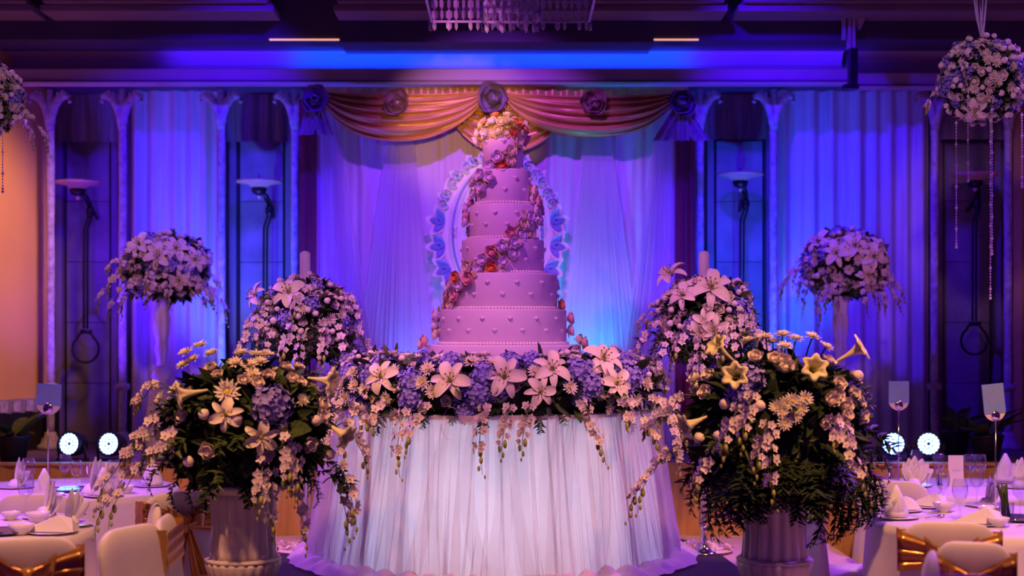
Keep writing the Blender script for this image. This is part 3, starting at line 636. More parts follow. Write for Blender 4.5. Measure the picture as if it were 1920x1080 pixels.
def ell(c, r):
    m = min(r); return lambda p: (math.sqrt(sum(((p[i] - c[i]) / r[i]) ** 2 for i in range(3))) - 1) * m
class Bouquet:
    def __init__(s, root, sdf, seed):
        s.root = root; s.sdf = sdf; s.rg = random.Random(seed); s.taken = []; s.o = Vector(root.location); s.qi = Quaternion((0, 0, 1), -root.rotation_euler.z)
    def loc(s, p): return s.qi @ (p - s.o)
    def flower(s, kind, p, n, size, off=0.0, dirv=None, note=True, var=None):
        rg = s.rg; q = p + n * off; L = s.loc(q); nn = s.qi @ n
        if note and kind in ('mum', 'rose', 'hyd', 'bud', 'lily'): s.taken.append((p, size * (0.6 if kind == 'lily' else 1.0)))
        if off > 0.05:
            b = s.loc(p - n * 0.08); mid = (b + L) * 0.5 + Vector((0, 0, 0.01))
            MB().tube([b, mid, L], 0.004, 5).build('stem', 'stem_green', s.root)
        if kind == 'mum':
            o = put('chrysanthemum', rg.choice(MUM), s.root, L, zq(nn, rg.uniform(0, 6)), size); link('flower_centre', MUMC, o)
        elif kind == 'rose': put('rose', rg.choice(ROSE), s.root, L - nn * size * 0.3, zq(nn, rg.uniform(0, 6)), size)
        elif kind == 'bud': put('rosebud', BUD, s.root, L - nn * size * 0.5, zq((nn + Vector((0, 0, .2))).normalized(), rg.uniform(0, 6)), size)
        elif kind == 'hyd': put('hydrangea', rg.choice(HYD), s.root, L - nn * size * 0.25, zq(nn, rg.uniform(0, 6)), size)
        elif kind == 'lily':
            o = put('lily', THR, s.root, L, zq(s.qi @ dirv.normalized() if dirv else nn, rg.uniform(0, 6)), size)
            for k in range(6):
                c = link('petal', LPET[k % 2], o, (0, 0, 0.0 if k % 2 else 0.02)); c.rotation_euler = (rg.uniform(-.15, .15), rg.uniform(-.18, .18), PI * k / 3 + rg.uniform(-.1, .1))
        elif kind == 'trumpet': put('trumpet_lily', TRU, s.root, L, zq(s.qi @ dirv.normalized() if dirv else nn, rg.uniform(0, 6)), size)
        elif kind == 'lbud': put('lily_bud', LBUD, s.root, L, zq(s.qi @ (dirv or n).normalized(), 0), size)
        elif kind == 'leaf':
            d = nn + Vector((rg.uniform(-.8, .8), rg.uniform(-.8, .8), rg.uniform(-.8, .5))); put('leaf', LEAF[rg.randrange(3) if var is None else var], s.root, L - nn * 0.02, frame_q(s.qi @ dirv if dirv else d, nn + Vector((.01, .02, .4))), size)
        elif kind == 'fern':
            d = (s.qi @ dirv) if dirv else Vector((nn.x, nn.y, nn.z * 0.3 + rg.uniform(-.2, .1)))
            put('fern_frond', FERN[var if var is not None else rg.randrange(3)], s.root, L - nn * 0.03, frame_q(d, Vector((0.01, 0.02, 1))), size)
        elif kind == 'orchid':
            me, fl = SPRAY[var if var is not None else rg.randrange(4)]
            d = (s.qi @ dirv) if dirv else Vector((nn.x, nn.y, 0.0)) + Vector((rg.uniform(-.25, .25), rg.uniform(-.25, .25), 0))
            d.z = 0
            o = put('orchid_spray', me, s.root, L - nn * 0.01, frame_q(d, Vector((0, 0, 1))), size)
            for p_, d_, z_, sp_ in fl: put('orchid', ORC, o, p_, zq(d_, sp_), 0.030 * z_)
    def at(s, kind, px, py, size, off=0.0, d=None, var=None, bias=0.0):
        p = march(s.sdf, px, py); n = grad(s.sdf, p)
        if bias: n = (n + Vector((-p.x, -p.y, CH - p.z)).normalized() * bias).normalized()
        s.flower(kind, p, n, size, off, Vector(d) if d else None, True, var)
    def fill(s, n, kinds, pred=lambda p: True, spread=0.75, tries=9, bb=None):
        rg = s.rg; tot = sum(k[1] for k in kinds); done = 0
        for _ in range(n * tries):
            if done >= n: break
            p = Vector([rg.uniform(bb[0][i], bb[1][i]) for i in range(3)])
            for _k in range(5): p = p - grad(s.sdf, p) * s.sdf(p)
            if abs(s.sdf(p)) > 0.01 or not pred(p): continue
            r = rg.uniform(0, tot)
            for k in kinds:
                r -= k[1]
                if r <= 0: break
            size = rg.uniform(k[2], k[3]); eff = size if k[0] not in ('leaf', 'fern', 'orchid') else 0.03
            if k[0] in ('mum', 'rose', 'hyd', 'bud', 'lily') and any((p - t).length < spread * (eff * (0.6 if k[0] == 'lily' else 1) + sz) for t, sz in s.taken): continue
            nn = grad(s.sdf, p); s.flower(k[0], p, nn, size, k[4] if len(k) > 4 else 0.0, None, k[0] in ('mum', 'rose', 'hyd', 'bud', 'lily')); done += 1
    def core(s, mb, n, size, bb, pred=lambda p: True, mats=('leaf_dark', 'leaf_mid')):
        mb.build('gap_shade_core', 'gap_shade', s.root); rg = s.rg; fb = MB(); k = 0  # dark core added so gaps in the bouquet look shaded
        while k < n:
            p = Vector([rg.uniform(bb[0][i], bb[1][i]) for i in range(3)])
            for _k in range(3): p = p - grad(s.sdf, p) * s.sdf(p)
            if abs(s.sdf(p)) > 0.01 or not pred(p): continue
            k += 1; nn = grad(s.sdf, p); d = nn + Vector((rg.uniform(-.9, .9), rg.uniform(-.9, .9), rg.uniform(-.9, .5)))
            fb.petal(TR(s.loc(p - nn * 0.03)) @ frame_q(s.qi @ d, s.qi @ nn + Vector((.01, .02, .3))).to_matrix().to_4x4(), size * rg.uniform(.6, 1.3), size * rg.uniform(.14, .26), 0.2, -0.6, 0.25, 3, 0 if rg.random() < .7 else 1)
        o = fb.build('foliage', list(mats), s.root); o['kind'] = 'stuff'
def bbox(c, r, k=1.05): return [[c[i] - r[i] * k for i in range(3)], [c[i] + r[i] * k for i in range(3)]]
def ell_mesh(s, c, r, k=0.9): return MB().ball(s.loc(Vector(c)), tuple(x * k for x in r), 20, 12)
# ================================================================ cake table
CT = Vector((-0.11, 8.4, DZ)); TZ = 1.28; YC = 8.4; KC = FPX / YC
ct = empty('cake_table', CT); tag(ct, 'round cake table under glowing white lining and pleated pink tulle', 'table')
MB().lathe([(0.90, TZ - DZ - 0.03), (0.92, TZ - DZ - 0.025), (0.92, TZ - DZ - 0.005), (0.90, TZ - DZ)], 64).build('table_top', 'cloth_white', ct)
for i in range(4): MB().lathe([(0.025, 0.0), (0.03, TZ - DZ - 0.03)], 10, M=TR(0.6 * math.cos(PI / 4 + i * PI / 2), 0.6 * math.sin(PI / 4 + i * PI / 2), 0)).build('leg', 'steel_dark', ct)
g2 = folds(random.Random(31), 7, 18, 60); H = TZ - DZ
MB().grid(lambda u, v: ((0.92 + 0.07 * (1 - v) + 0.008 * g2(6.2832 * u) * (1.2 - v)) * math.cos(6.2832 * u), (0.92 + 0.07 * (1 - v) + 0.008 * g2(6.2832 * u) * (1.2 - v)) * math.sin(6.2832 * u), 0.004 + (H - 0.008) * v), 360, 8, True).build('lining', 'lining', ct)
def cyc(seed, n, lo, hi):
    rg = random.Random(seed); t = [(rg.randint(lo, hi), rg.uniform(0, 6.28), rg.uniform(.4, 1), rg.uniform(-1.0, 1.0)) for _ in range(n)]; k = sum(a for _, _, a, _ in t)
    return lambda a, v: sum(w_ * math.sin(f * a + p + dr * v * 2.5) for f, p, w_, dr in t) / k * 1.8
g3 = cyc(32, 8, 22, 95)
g3b = cyc(37, 6, 60, 150); g3c = cyc(38, 8, 30, 120)
def tul(u, v):
    a = 6.2832 * u; a += 0.020 * g3b(a, v) + 0.012 * g3(a, v); r = 0.945 + 0.115 * (1 - v) ** 1.3 + (0.010 + 0.026 * (1 - v)) * g3(a, v); return (r * math.cos(a), r * math.sin(a), 0.004 + (H - 0.004) * v)
MB().grid(tul, 900, 12, True).build('tulle_skirt', 'tulle', ct)
def tul2(u, v):
    a = 6.2832 * u; a += 0.022 * g3c(a, v) + 0.05 * math.sin(9 * a) * (1 - v) ** 2; r = 0.965 + 0.125 * (1 - v) ** 1.3 + (0.010 + 0.024 * (1 - v)) * g3c(a + 1, v); return (r * math.cos(a), r * math.sin(a), 0.004 + (H - 0.004) * v)
MB().grid(tul2, 900, 12, True).build('tulle_overskirt', 'tulle', ct)
rg = random.Random(33)
for i in range(64):                       # loose tulle lengths gathered at the rim, swinging as they fall
    a0 = -PI / 2 + (i - 32) / 64 * 2 * PI + rg.uniform(-.05, .05); w0 = rg.uniform(.015, .03); w1 = rg.uniform(.025, .075); sw = rg.uniform(-.11, .11); bow = rg.uniform(-.06, .06); ph = rg.uniform(0, 6)
    def fn(u, v, a0=a0, w0=w0, w1=w1, sw=sw, bow=bow, ph=ph):
        t = 1 - v; a = a0 + sw * t ** 1.5 + bow * math.sin(PI * t) + (2 * u - 1) * (w0 + (w1 - w0) * t ** 0.8)
        r = 0.975 + 0.12 * t ** 1.3 + 0.012 * math.sin(u * 12 + ph) + 0.008 * math.sin(u * 23 + 2 * ph); return (r * math.cos(a), r * math.sin(a), 0.006 + (H - 0.02) * v)
    MB().grid(fn, 14, 14).build('tulle_length', 'tulle_band', ct)
g4 = cyc(35, 9, 12, 48); g5 = cyc(36, 9, 14, 110)
MB().grid(lambda u, v: ((1.03 + 0.17 * v + 0.018 * g4(6.2832 * u, 0.2 * v)) * math.cos(6.2832 * u), (1.03 + 0.17 * v + 0.018 * g4(6.2832 * u, 0.2 * v)) * math.sin(6.2832 * u), 0.016 + (0.05 + 0.028 * g5(6.2832 * u, 0.5 * v)) * max(0, math.sin(PI * min(1, v * 0.95 + 0.03))) ** 0.7 * (1.2 - 0.5 * v)), 700, 16, True).build('tulle_hem', 'tulle_puddle', ct)

# ================================================================ wedding cake
def zr(py): return CH + (HY - py) / KC
CC = Vector(((943 - CX) / KC, YC, TZ)); cake = empty('wedding_cake', CC); tag(cake, 'tall tiered lilac-lit wedding cake with spiralling sugar roses', 'cake')
TI = [(0.121, 322, 250, 7), (0.165, 386, 321, 8), (0.198, 451, 386, 10), (0.2425, 515, 451, 10), (0.321, 581, 515, 12), (0.375, 646, 581, 15), (0.460, 705, 646, 18), (0.53, 757, 705, 20)]
def hm():
    mb = MB(); n = 20; pts = []
    for i in range(n):
        t = 2 * PI * i / n; pts.append((16 * math.sin(t) ** 3 / 17, (13 * math.cos(t) - 5 * math.cos(2 * t) - 2 * math.cos(3 * t) - math.cos(4 * t)) / 17))
    vs = [(x, 0.0, y) for x, y in pts] + [(x * 0.75, -0.42, y * 0.75) for x, y in pts] + [(0, -0.6, 0.05)]
    fs = [(i, (i + 1) % n, n + (i + 1) % n, n + i) for i in range(n)] + [(n + i, n + (i + 1) % n, 2 * n) for i in range(n)]
    return mb.add(vs, fs).mesh('sugar_heart', 'icing')
HEART = hm(); heart_off = [(-49, -25), (26, 4), (-13, 7), (15, -3), (14.5, 0), (6.6, -6.7), (0, 10), (0, 9)]
tiers = []
for k, (r, yb, yt, nh) in enumerate(TI):
    z0, z1 = zr(yb) - CC.z, zr(yt) - CC.z; z0 = max(z0, 0.002)
    t = MB().lathe([(r - 0.004, z0), (r, z0 + 0.004), (r, z1 - 0.010), (r - 0.003, z1 - 0.003), (r - 0.010, z1)], 96).build('tier', 'icing', cake); t.modifiers.new('edge', 'EDGE_SPLIT').split_angle = 0.9
    tiers.append((r, z0, z1, t))
    bd = MB(); nb = int(2 * PI * (r + 0.008) / 0.019)
    for i in range(nb):
        a = 2 * PI * i / nb; bd.ball(((r + 0.006) * math.cos(a), (r + 0.006) * math.sin(a), z0 + 0.008), (0.011, 0.011, 0.010), 6, 4)
    if k < 7: bd.build('bead_border', 'icing_bead', t)['kind'] = 'stuff'
    for row in range(2):
        for i in range(nh):
            a = math.radians(heart_off[k][row] + 360 * i / nh); hz = z1 - (z1 - z0) * (0.27 if row == 0 else 0.60)
            o = link('sugar_heart', HEART, t, ((r - 0.001) * math.sin(a), -(r - 0.001) * math.cos(a), hz)); o.rotation_euler = (0, 0, a); o.scale = (0.0165, 0.026, 0.0165)
# sugar roses: dome on top and the spiral trail, read off the photograph tier by tier
top = [(910, 100, 'o'), (1010, 105, 'c'), (820, 150, 'p'), (890, 152, 'l'), (1000, 150, 'c'), (1090, 165, 'o'), (765, 245, 'l'), (835, 235, 'l'), (935, 215, 'c'), (1055, 228, 'o'), (1130, 250, 'c'), (1158, 295, 'p'), (752, 300, 'l'), (960, 160, 'c')]
trail = [(1095, 330, 'c', 0), (1040, 405, 'c', 0), (935, 465, 'l', 0), (1030, 500, 'c', 0), (965, 535, 'o', 0), (870, 545, 'l', 0), (785, 620, 'l', 1), (865, 640, 'l', 1), (720, 690, 'l', 1), (795, 735, 'l', 1), (725, 795, 'l', 1), (680, 860, 'p', 1), (655, 925, 'l', 2), (648, 985, 'p', 2), (645, 1045, 'l', 2),
         (1235, 770, 'c', 1), (1225, 840, 'l', 1), (1275, 865, 'p', 2), (1260, 940, 'l', 2), (1300, 935, 'p', 2), (1195, 1000, 'l', 2), (1275, 1030, 'l', 2), (1140, 1065, 'c', 2)]
trail = [(740 + x / 4.8, 200 + y / 4.8, c, k) for x, y, c, k in trail]
t2 = [(1040, 60, 'p', 2), (1130, 80, 'l', 2), (1205, 85, 'c', 2), (1070, 150, 'l', 3), (970, 180, 'l', 3), (880, 235, 'p', 3), (1060, 245, 'l', 3), (980, 320, 'l', 3), (810, 305, 'l', 3), (775, 380, 'l', 3), (675, 375, 'c', 3), (880, 375, 'o', 3), (580, 462, 'o', 4), (690, 475, 'p', 4), (615, 535, 'l', 4), (515, 545, 'l', 4), (490, 635, 'p', 4), (570, 625, 'p', 4), (455, 720, 'p', 4), (530, 710, 'c', 4),
      (350, 795, 'p', 5), (395, 800, 'l', 5), (355, 890, 'l', 5), (362, 975, 'c', 5), (300, 1040, 'p', 6), (250, 1062, 'l', 6), (1520, 710, 'o', 4), (1600, 830, 'p', 5), (1585, 940, 'l', 5), (1630, 1020, 'c', 6), (1680, 1050, 'p', 6), (1720, 1080, 'l', 6)]
trail += [(740 + x / 4.8, 425 + y / 4.8, c, k) for x, y, c, k in t2]
SLEAF = MB().petal(I4, 1.0, 0.3, 0.3, -0.5, 0.3, 4).mesh('sugar_leaf', 'sugar_leaf')
rg = random.Random(8)
def sugar(p, n, c, s=0.049):
    put('sugar_rose', SUGAR[c], cake, p + n * 0.004, zq(n, rg.uniform(0, 6)), s * rg.uniform(.92, 1.08))
    for _ in range(3):
        d = Vector((rg.uniform(-1, 1), rg.uniform(-1, 1), rg.uniform(-1, 1))); d = (d - n * d.dot(n)).normalized()
        put('sugar_leaf', SLEAF, cake, p + d * 0.022 + n * 0.002, frame_q(d + n * 0.15, n), 0.034)
def on_tier(px, py, k):
    r = tiers[k][0]; x = max(-0.995, min(0.995, ((px - CX) / KC - CC.x) / (r + 0.012))); a = math.asin(x)
    d_ = YC - r * math.cos(a); return Vector(((r + .006) * math.sin(a), -(r + .006) * math.cos(a), CH + (HY - py) * d_ / FPX - CC.z)), Vector((math.sin(a), -math.cos(a), 0.15)).normalized()
for px, py, c, k in trail: sugar(*on_tier(px, py, k), c)
# the trail goes on round the back of the cake
for k, a0, a1, n in ((2, -95, -180, 5), (1, 180, 110, 4), (5, -100, -150, 3), (4, 200, 110, 8)):
    r, z0, z1, _ = tiers[k]
    for i in range(n):
        t = (i + .5) / n; a = math.radians(a0 + (a1 - a0) * t)
        sugar(Vector(((r + .006) * math.sin(a), -(r + .006) * math.cos(a), z0 + (z1 - z0) * (0.2 + .6 * rg.random()))), Vector((math.sin(a), -math.cos(a), .15)).normalized(), rg.choice('lpcl'))
dome_c = Vector((0, 0, tiers[0][2] - 0.005)); MB().ball(dome_c, (0.11, 0.11, 0.085), 20, 10).build('sugar_dome', 'sugar_leaf', cake)
ds = ell(Vector(CC) + dome_c, (0.115, 0.115, 0.09))
for x, y, c in top:
    p = march(ds, 740 + x / 4.8, 200 + y / 4.8); n = grad(ds, p); sugar(p - CC, n, c, 0.044)
for i in range(12):
    a = math.radians(75 + 18 * i); z = 0.035 * (i % 2) + 0.012
    sugar(dome_c + Vector((0.115 * math.sin(a), -0.115 * math.cos(a), z)), Vector((math.sin(a), -math.cos(a), .3)).normalized(), rg.choice('lcop'), 0.042)

# ================================================================ ring of flowers round the cake
ring = empty('cake_flower_ring', (CT.x, CT.y, TZ)); tag(ring, 'thick ring of white lilies, daisies and purple hydrangeas around cake base', 'flowers')
RC = Vector((CT.x, CT.y, TZ + 0.10))
def rsdf(p):
    q = math.hypot(p.x - RC.x, p.y - RC.y); return (math.hypot((q - 0.735) / 0.235, (p.z - RC.z) / 0.20) - 1) * 0.20
B_ = Bouquet(ring, rsdf, 41); bb = [[RC.x - 1.0, RC.y - 1.0, RC.z - 0.1], [RC.x + 1.0, RC.y + 1.0, RC.z + 0.25]]
tor = MB().grid(lambda u, v: ((0.735 + 0.20 * math.cos(6.2832 * v)) * math.cos(6.2832 * u), (0.735 + 0.20 * math.cos(6.2832 * v)) * math.sin(6.2832 * u), 0.10 + (0.10 if math.sin(6.2832 * v) < 0 else 0.175) * math.sin(6.2832 * v)), 72, 16, True)
outer = lambda p: p.z > RC.z - 0.10
B_.core(tor, 1300, 0.085, bb, outer)
for x, y, s in ((770, 716, .075), (772, 745, .07), (843, 685, .07), (910, 707, .075), (896, 742, .072), (958, 684, .07), (1084, 697, .08), (1105, 722, .078), (1176, 706, .085), (697, 704, .07), (1166, 728, .07), (935, 735, .06)): B_.at('hyd', x, y, s, 0.015)
for x, y, s in ((847, 718, .115), (945, 712, .12), (1032, 700, .11), (1126, 684, .12), (722, 712, .10), (1147, 722, .10), (1010, 735, .09)): B_.at('lily', x, y, s, 0.045, bias=0.5)
for x, y in ((805, 698), (795, 721), (835, 664), (917, 659), (939, 658), (885, 663), (1002, 702), (1021, 660), (1065, 728), (672, 725), (669, 704), (885, 686), (815, 735), (860, 668), (1150, 664), (1060, 668), (690, 690), (1205, 722), (655, 745)): B_.at('mum', x, y, .046, 0.03, bias=0.3)
for x, y, v in ((690, 775, 2), (775, 775, 2), (920, 768, 2), (950, 772, 1), (985, 770, 1), (1085, 762, 3), (1160, 755, 3), (1195, 752, 3), (1215, 760, 3), (1225, 775, 2), (1232, 790, 2), (660, 762, 2), (645, 775, 3), (665, 785, 1), (810, 768, 1), (735, 766, 0), (1140, 762, 0)): B_.at('orchid', x, y, 1.0, 0.03, None, v)
for x, y, v, s in ((722, 780, 0, .17), (905, 785, 0, .15), (1008, 785, 0, .14), (1205, 790, 0, .2), (800, 782, 0, .13), (1050, 785, 2, .12), (850, 785, 2, .1), (1170, 785, 1, .16), (660, 790, 1, .16)): B_.at('fern', x, y, s, 0.0, None, v)
for x, y, d in ((728, 672, (-.3, 0, 1)), (742, 668, (.1, 0, 1)), (715, 674, (-1, 0, .5)), (994, 668, (-.15, 0, 1)), (1002, 668, (.12, 0, 1)), (1100, 665, (0, 0, 1)), (1015, 668, (.5, 0, 1))): B_.at('lbud', x, y, .085, 0.0, d)
for x, y, s in ((695, 690, .13), (1190, 700, .12), (1140, 740, .12), (760, 690, .1), (1052, 700, .11), (868, 730, .1)): B_.at('leaf', x, y, s, 0.03, None, 1)
front = lambda p: outer(p) and p.y < RC.y + 0.25
KR = [('mum', 3, .036, .048, .02), ('rose', 3, .032, .046, .01), ('hyd', 1.4, .05, .07), ('leaf', 1.0, .07, .12), ('bud', 1.2, .018, .026, .02), ('lily', .4, .08, .10, .03)]
B_.fill(300, KR, front, .54, 20, bb); B_.fill(70, KR, lambda p: outer(p) and p.y >= RC.y + 0.25, .75, 9, bb)
rb = MB()
for s in (-1, 1): rb.tube([(s * 0.02, 0, 0), (s * 0.08, -0.03, -0.02), (s * 0.10, -0.04, -0.10), (s * 0.04, -0.03, -0.15), (0, 0, -0.02)], 0.006, 5)
rib = MB().grid(lambda u, v: (0.055 * math.cos(6.2832 * u) * (1.0 if math.sin(6.2832 * u) < 0 else 0.8), -0.03 + 0.02 * math.cos(12 * u) + (v - .5) * 0.05, -0.07 + 0.085 * math.sin(6.2832 * u)), 32, 3, True)
ro = rib.build('ribbon_loop', 'ribbon_sheer', ring); ro.location = P(847, 768, 7.36) - ring.location
ro = MB().grid(lambda u, v: (0.16 * u, -0.02 + 0.02 * math.sin(7 * u) + .01 * v, 0.05 * u - 0.03 * math.sin(3 * u) + (v - .5) * 0.045), 20, 3).build('ribbon_tail', 'ribbon_sheer', ring); ro.location = P(860, 785, 7.36) - ring.location
# ================================================================ urns with big arrangements
def urn(px, label):
    x = (px - CX) * 7.0 / FPX; o = empty('urn', (x, 7.0, DZ - 0.012)); tag(o, label, 'urn', 'fluted urns')
    fl = lambda a, z: 1 - 0.11 * (0.5 + 0.5 * math.cos(16 * a)) ** 2
    MB().lathe([(0.165, 0.222), (0.160, 0.25), (0.154, 0.33), (0.155, 0.42), (0.165, 0.51), (0.182, 0.55)], 128, mod=fl).build('fluted_body', 'urn_cream', o)
    MB().lathe([(0.175, 0.545), (0.205, 0.56), (0.212, 0.575), (0.205, 0.59), (0.185, 0.592)], 48).build('rim', 'urn_cream', o)
    MB().lathe([(0.168, 0.205), (0.184, 0.208), (0.188, 0.216), (0.180, 0.224), (0.165, 0.226)], 48).build('ring', 'urn_cream', o)
    MB().lathe([(0.06, 0.055), (0.09, 0.06), (0.135, 0.09), (0.170, 0.14), (0.186, 0.19), (0.184, 0.208)], 128, mod=lambda a, z: 1 - 0.035 * (0.5 + 0.5 * math.cos(24 * a)) ** 2).build('bowl', 'urn_cream', o)
    MB().lathe([(0.13, 0), (0.13, 0.025), (0.10, 0.035), (0.07, 0.05), (0.065, 0.06)], 32).build('foot', 'urn_cream', o)
    return o
urn(456, 'cream fluted urn left of the cake table under warm flowers'); urn(1452, 'cream fluted urn right of the cake table under trailing fern')
def fxy(ox, oy, k): return lambda x, y: (ox + x / k, oy + y / k)
c = P(462, 802, 7.0); r = (0.37, 0.30, 0.29)
ar = empty('flower_arrangement', (c.x, c.y, 0.962)); tag(ar, 'large warm-lit arrangement of lilies, daisies, one hydrangea in left urn', 'flowers', 'urn flower arrangements')
B_ = Bouquet(ar, ell(c, r), 51); bb = bbox(c, r); B_.core(ell_mesh(B_, c, r, .88), 900, 0.11, bb, mats=('leaf_dark', 'leaf_mid'))
T = fxy(260, 640, 3.375)
for x, y in ((620, 195), (700, 205), (655, 140), (740, 150), (800, 150), (760, 190), (720, 255), (410, 90), (330, 130), (370, 175), (480, 140), (320, 205), (280, 345), (200, 390)): B_.at('mum', *T(x, y), .045, .05, bias=.3)
for x, y, s in ((570, 345, .068),): B_.at('mum', *T(x, y), s, .05, bias=.9)
for x, y in ((910, 220), (980, 215), (945, 280), (990, 300), (670, 285), (810, 260), (480, 220), (750, 300)): B_.at('rose', *T(x, y), .045, .05, bias=.3)
B_.at('hyd', *T(835, 420), .098, .06, bias=.5)
B_.at('trumpet', *T(470, 352), .12, .06, (-1, -.35, -.18)); B_.at('trumpet', *T(1030, 282), .12, .05, (1, -.3, -.12)); B_.at('trumpet', *T(1150, 520), .12, .03, (.8, -.4, -.5))
B_.at('lily', *T(565, 475), .085, .08, bias=1.2); B_.at('lily', *T(770, 600), .09, .05, bias=.6)
for x, y in ((1080, 515), (1145, 690), (355, 735), (630, 505), (440, 480)): B_.at('bud', *T(x, y), .032, .05, bias=.5)
for x, y in ((455, 675), (1050, 640), (1130, 420), (180, 570), (800, 690), (1120, 480)): B_.at('rose', *T(x, y), .055, .04, bias=.4)
for x, y, v in ((260, 520, 0), (200, 640, 0), (320, 600, 0), (160, 700, 3), (230, 790, 3), (150, 830, 3), (880, 640, 1), (930, 700, 1), (760, 770, 1), (850, 830, 2), (900, 900, 2), (1200, 560, 1), (1190, 800, 2), (1150, 880, 2), (250, 330, 0), (1200, 460, 0)): B_.at('orchid', *T(x, y), 1.0, .03, None, v)
for x, y, v, s in ((200, 800, 1, .24), (280, 870, 1, .24), (380, 880, 1, .22), (500, 880, 0, .24), (1180, 780, 0, .26), (1150, 850, 0, .24), (1050, 880, 1, .22), (650, 600, 2, .22), (560, 620, 2, .2), (700, 880, 0, .2), (420, 400, 2, .2), (120, 700, 1, .22)): B_.at('fern', *T(x, y), s, 0, None, v)
B_.at('leaf', *T(900, 570), .17, .05, (.8, -.5, .1), 1)
KU = [('leaf', 4, .09, .15), ('fern', 1.0, .16, .24), ('rose', 2.2, .038, .055, .03), ('mum', 2.2, .038, .048, .04), ('bud', .8, .022, .03, .04), ('leaf', .1, .1, .1)]
B_.fill(70, KU, lambda p: True, .8, 9, bb); B_.fill(60, KU, lambda p: p.z > c.z - .1, .7, 12, bb)
c = P(1455, 795, 7.0); r = (0.39, 0.30, 0.33)
ar = empty('flower_arrangement', (c.x, c.y, 0.962)); tag(ar, 'large yellow-lit arrangement of trumpet lilies and trailing dark fern in right urn', 'flowers', 'urn flower arrangements')
B_ = Bouquet(ar, ell(c, r), 52); bb = bbox(c, r); B_.core(ell_mesh(B_, c, r, .88), 1000, 0.11, bb, mats=('leaf_dark', 'leaf_dark'))
T = fxy(1260, 630, 3.375)
for x, y in ((500, 105), (600, 85), (695, 70), (770, 95), (865, 80), (640, 115), (940, 140), (710, 140)): B_.at('mum', *T(x, y), .044, .06, bias=.25)
for x, y in ((800, 470), (710, 440), (830, 410), (690, 480), (770, 510), (710, 550), (750, 420), (660, 460)): B_.at('mum', *T(x, y), .040, .06, bias=.8)
for x, y in ((540, 180), (700, 200), (650, 190), (720, 235), (210, 350), (270, 290), (190, 300), (250, 380), (1010, 400), (1100, 390), (1060, 450), (1130, 440), (980, 420), (1150, 510), (1060, 500), (960, 210), (1020, 330), (1110, 300)): B_.at('rose', *T(x, y), .052, .05, bias=.35)
for x, y in ((360, 450), (220, 640), (325, 630), (370, 565), (1120, 300), (560, 460)): B_.at('bud', *T(x, y), .033, .05, bias=.5)
B_.at('hyd', *T(490, 290), .08, .04, bias=.4); B_.at('hyd', *T(440, 390), .07, .05, bias=.5)
B_.at('trumpet', *T(400, 180), .12, .02, (-.75, -.4, .6)); B_.at('trumpet', *T(430, 300), .12, .02, (-.3, -1, .25)); B_.at('trumpet', *T(850, 260), .12, .02, (.05, -.9, .25)); B_.at('trumpet', *T(1000, 220), .12, .06, (.9, -.3, .55)); B_.at('trumpet', *T(250, 510), .12, .02, (-1, -.35, -.4))
for x, y, v in ((500, 430, 1), (440, 500, 1), (600, 600, 1), (650, 640, 2), (960, 600, 0), (930, 560, 0), (1000, 620, 3), (180, 740, 3), (130, 800, 3), (200, 430, 0), (100, 520, 0), (330, 740, 1)): B_.at('orchid', *T(x, y), 1.0, .03, None, v)
for i in range(58):
    x = 280 + 930 * ((i * 0.618) % 1); y = 790 + 210 * ((i * 0.37) % 1)
    B_.at('fern', *T(x, y), 0.24 + 0.16 * ((i * 0.77) % 1), 0, None, 1)
for x, y, v, s in ((1180, 560, 0, .24), (1220, 640, 0, .26), (1200, 740, 1, .28), (200, 820, 0, .24), (250, 900, 1, .3), (1150, 800, 0, .24)): B_.at('fern', *T(x, y), s, 0, None, v)
KV = [('leaf', 7, .09, .15), ('fern', 2, .18, .26), ('rose', .5, .035, .045, .03), ('bud', .5, .022, .03, .04)]
B_.fill(100, KV, lambda p: True, .8, 9, bb)

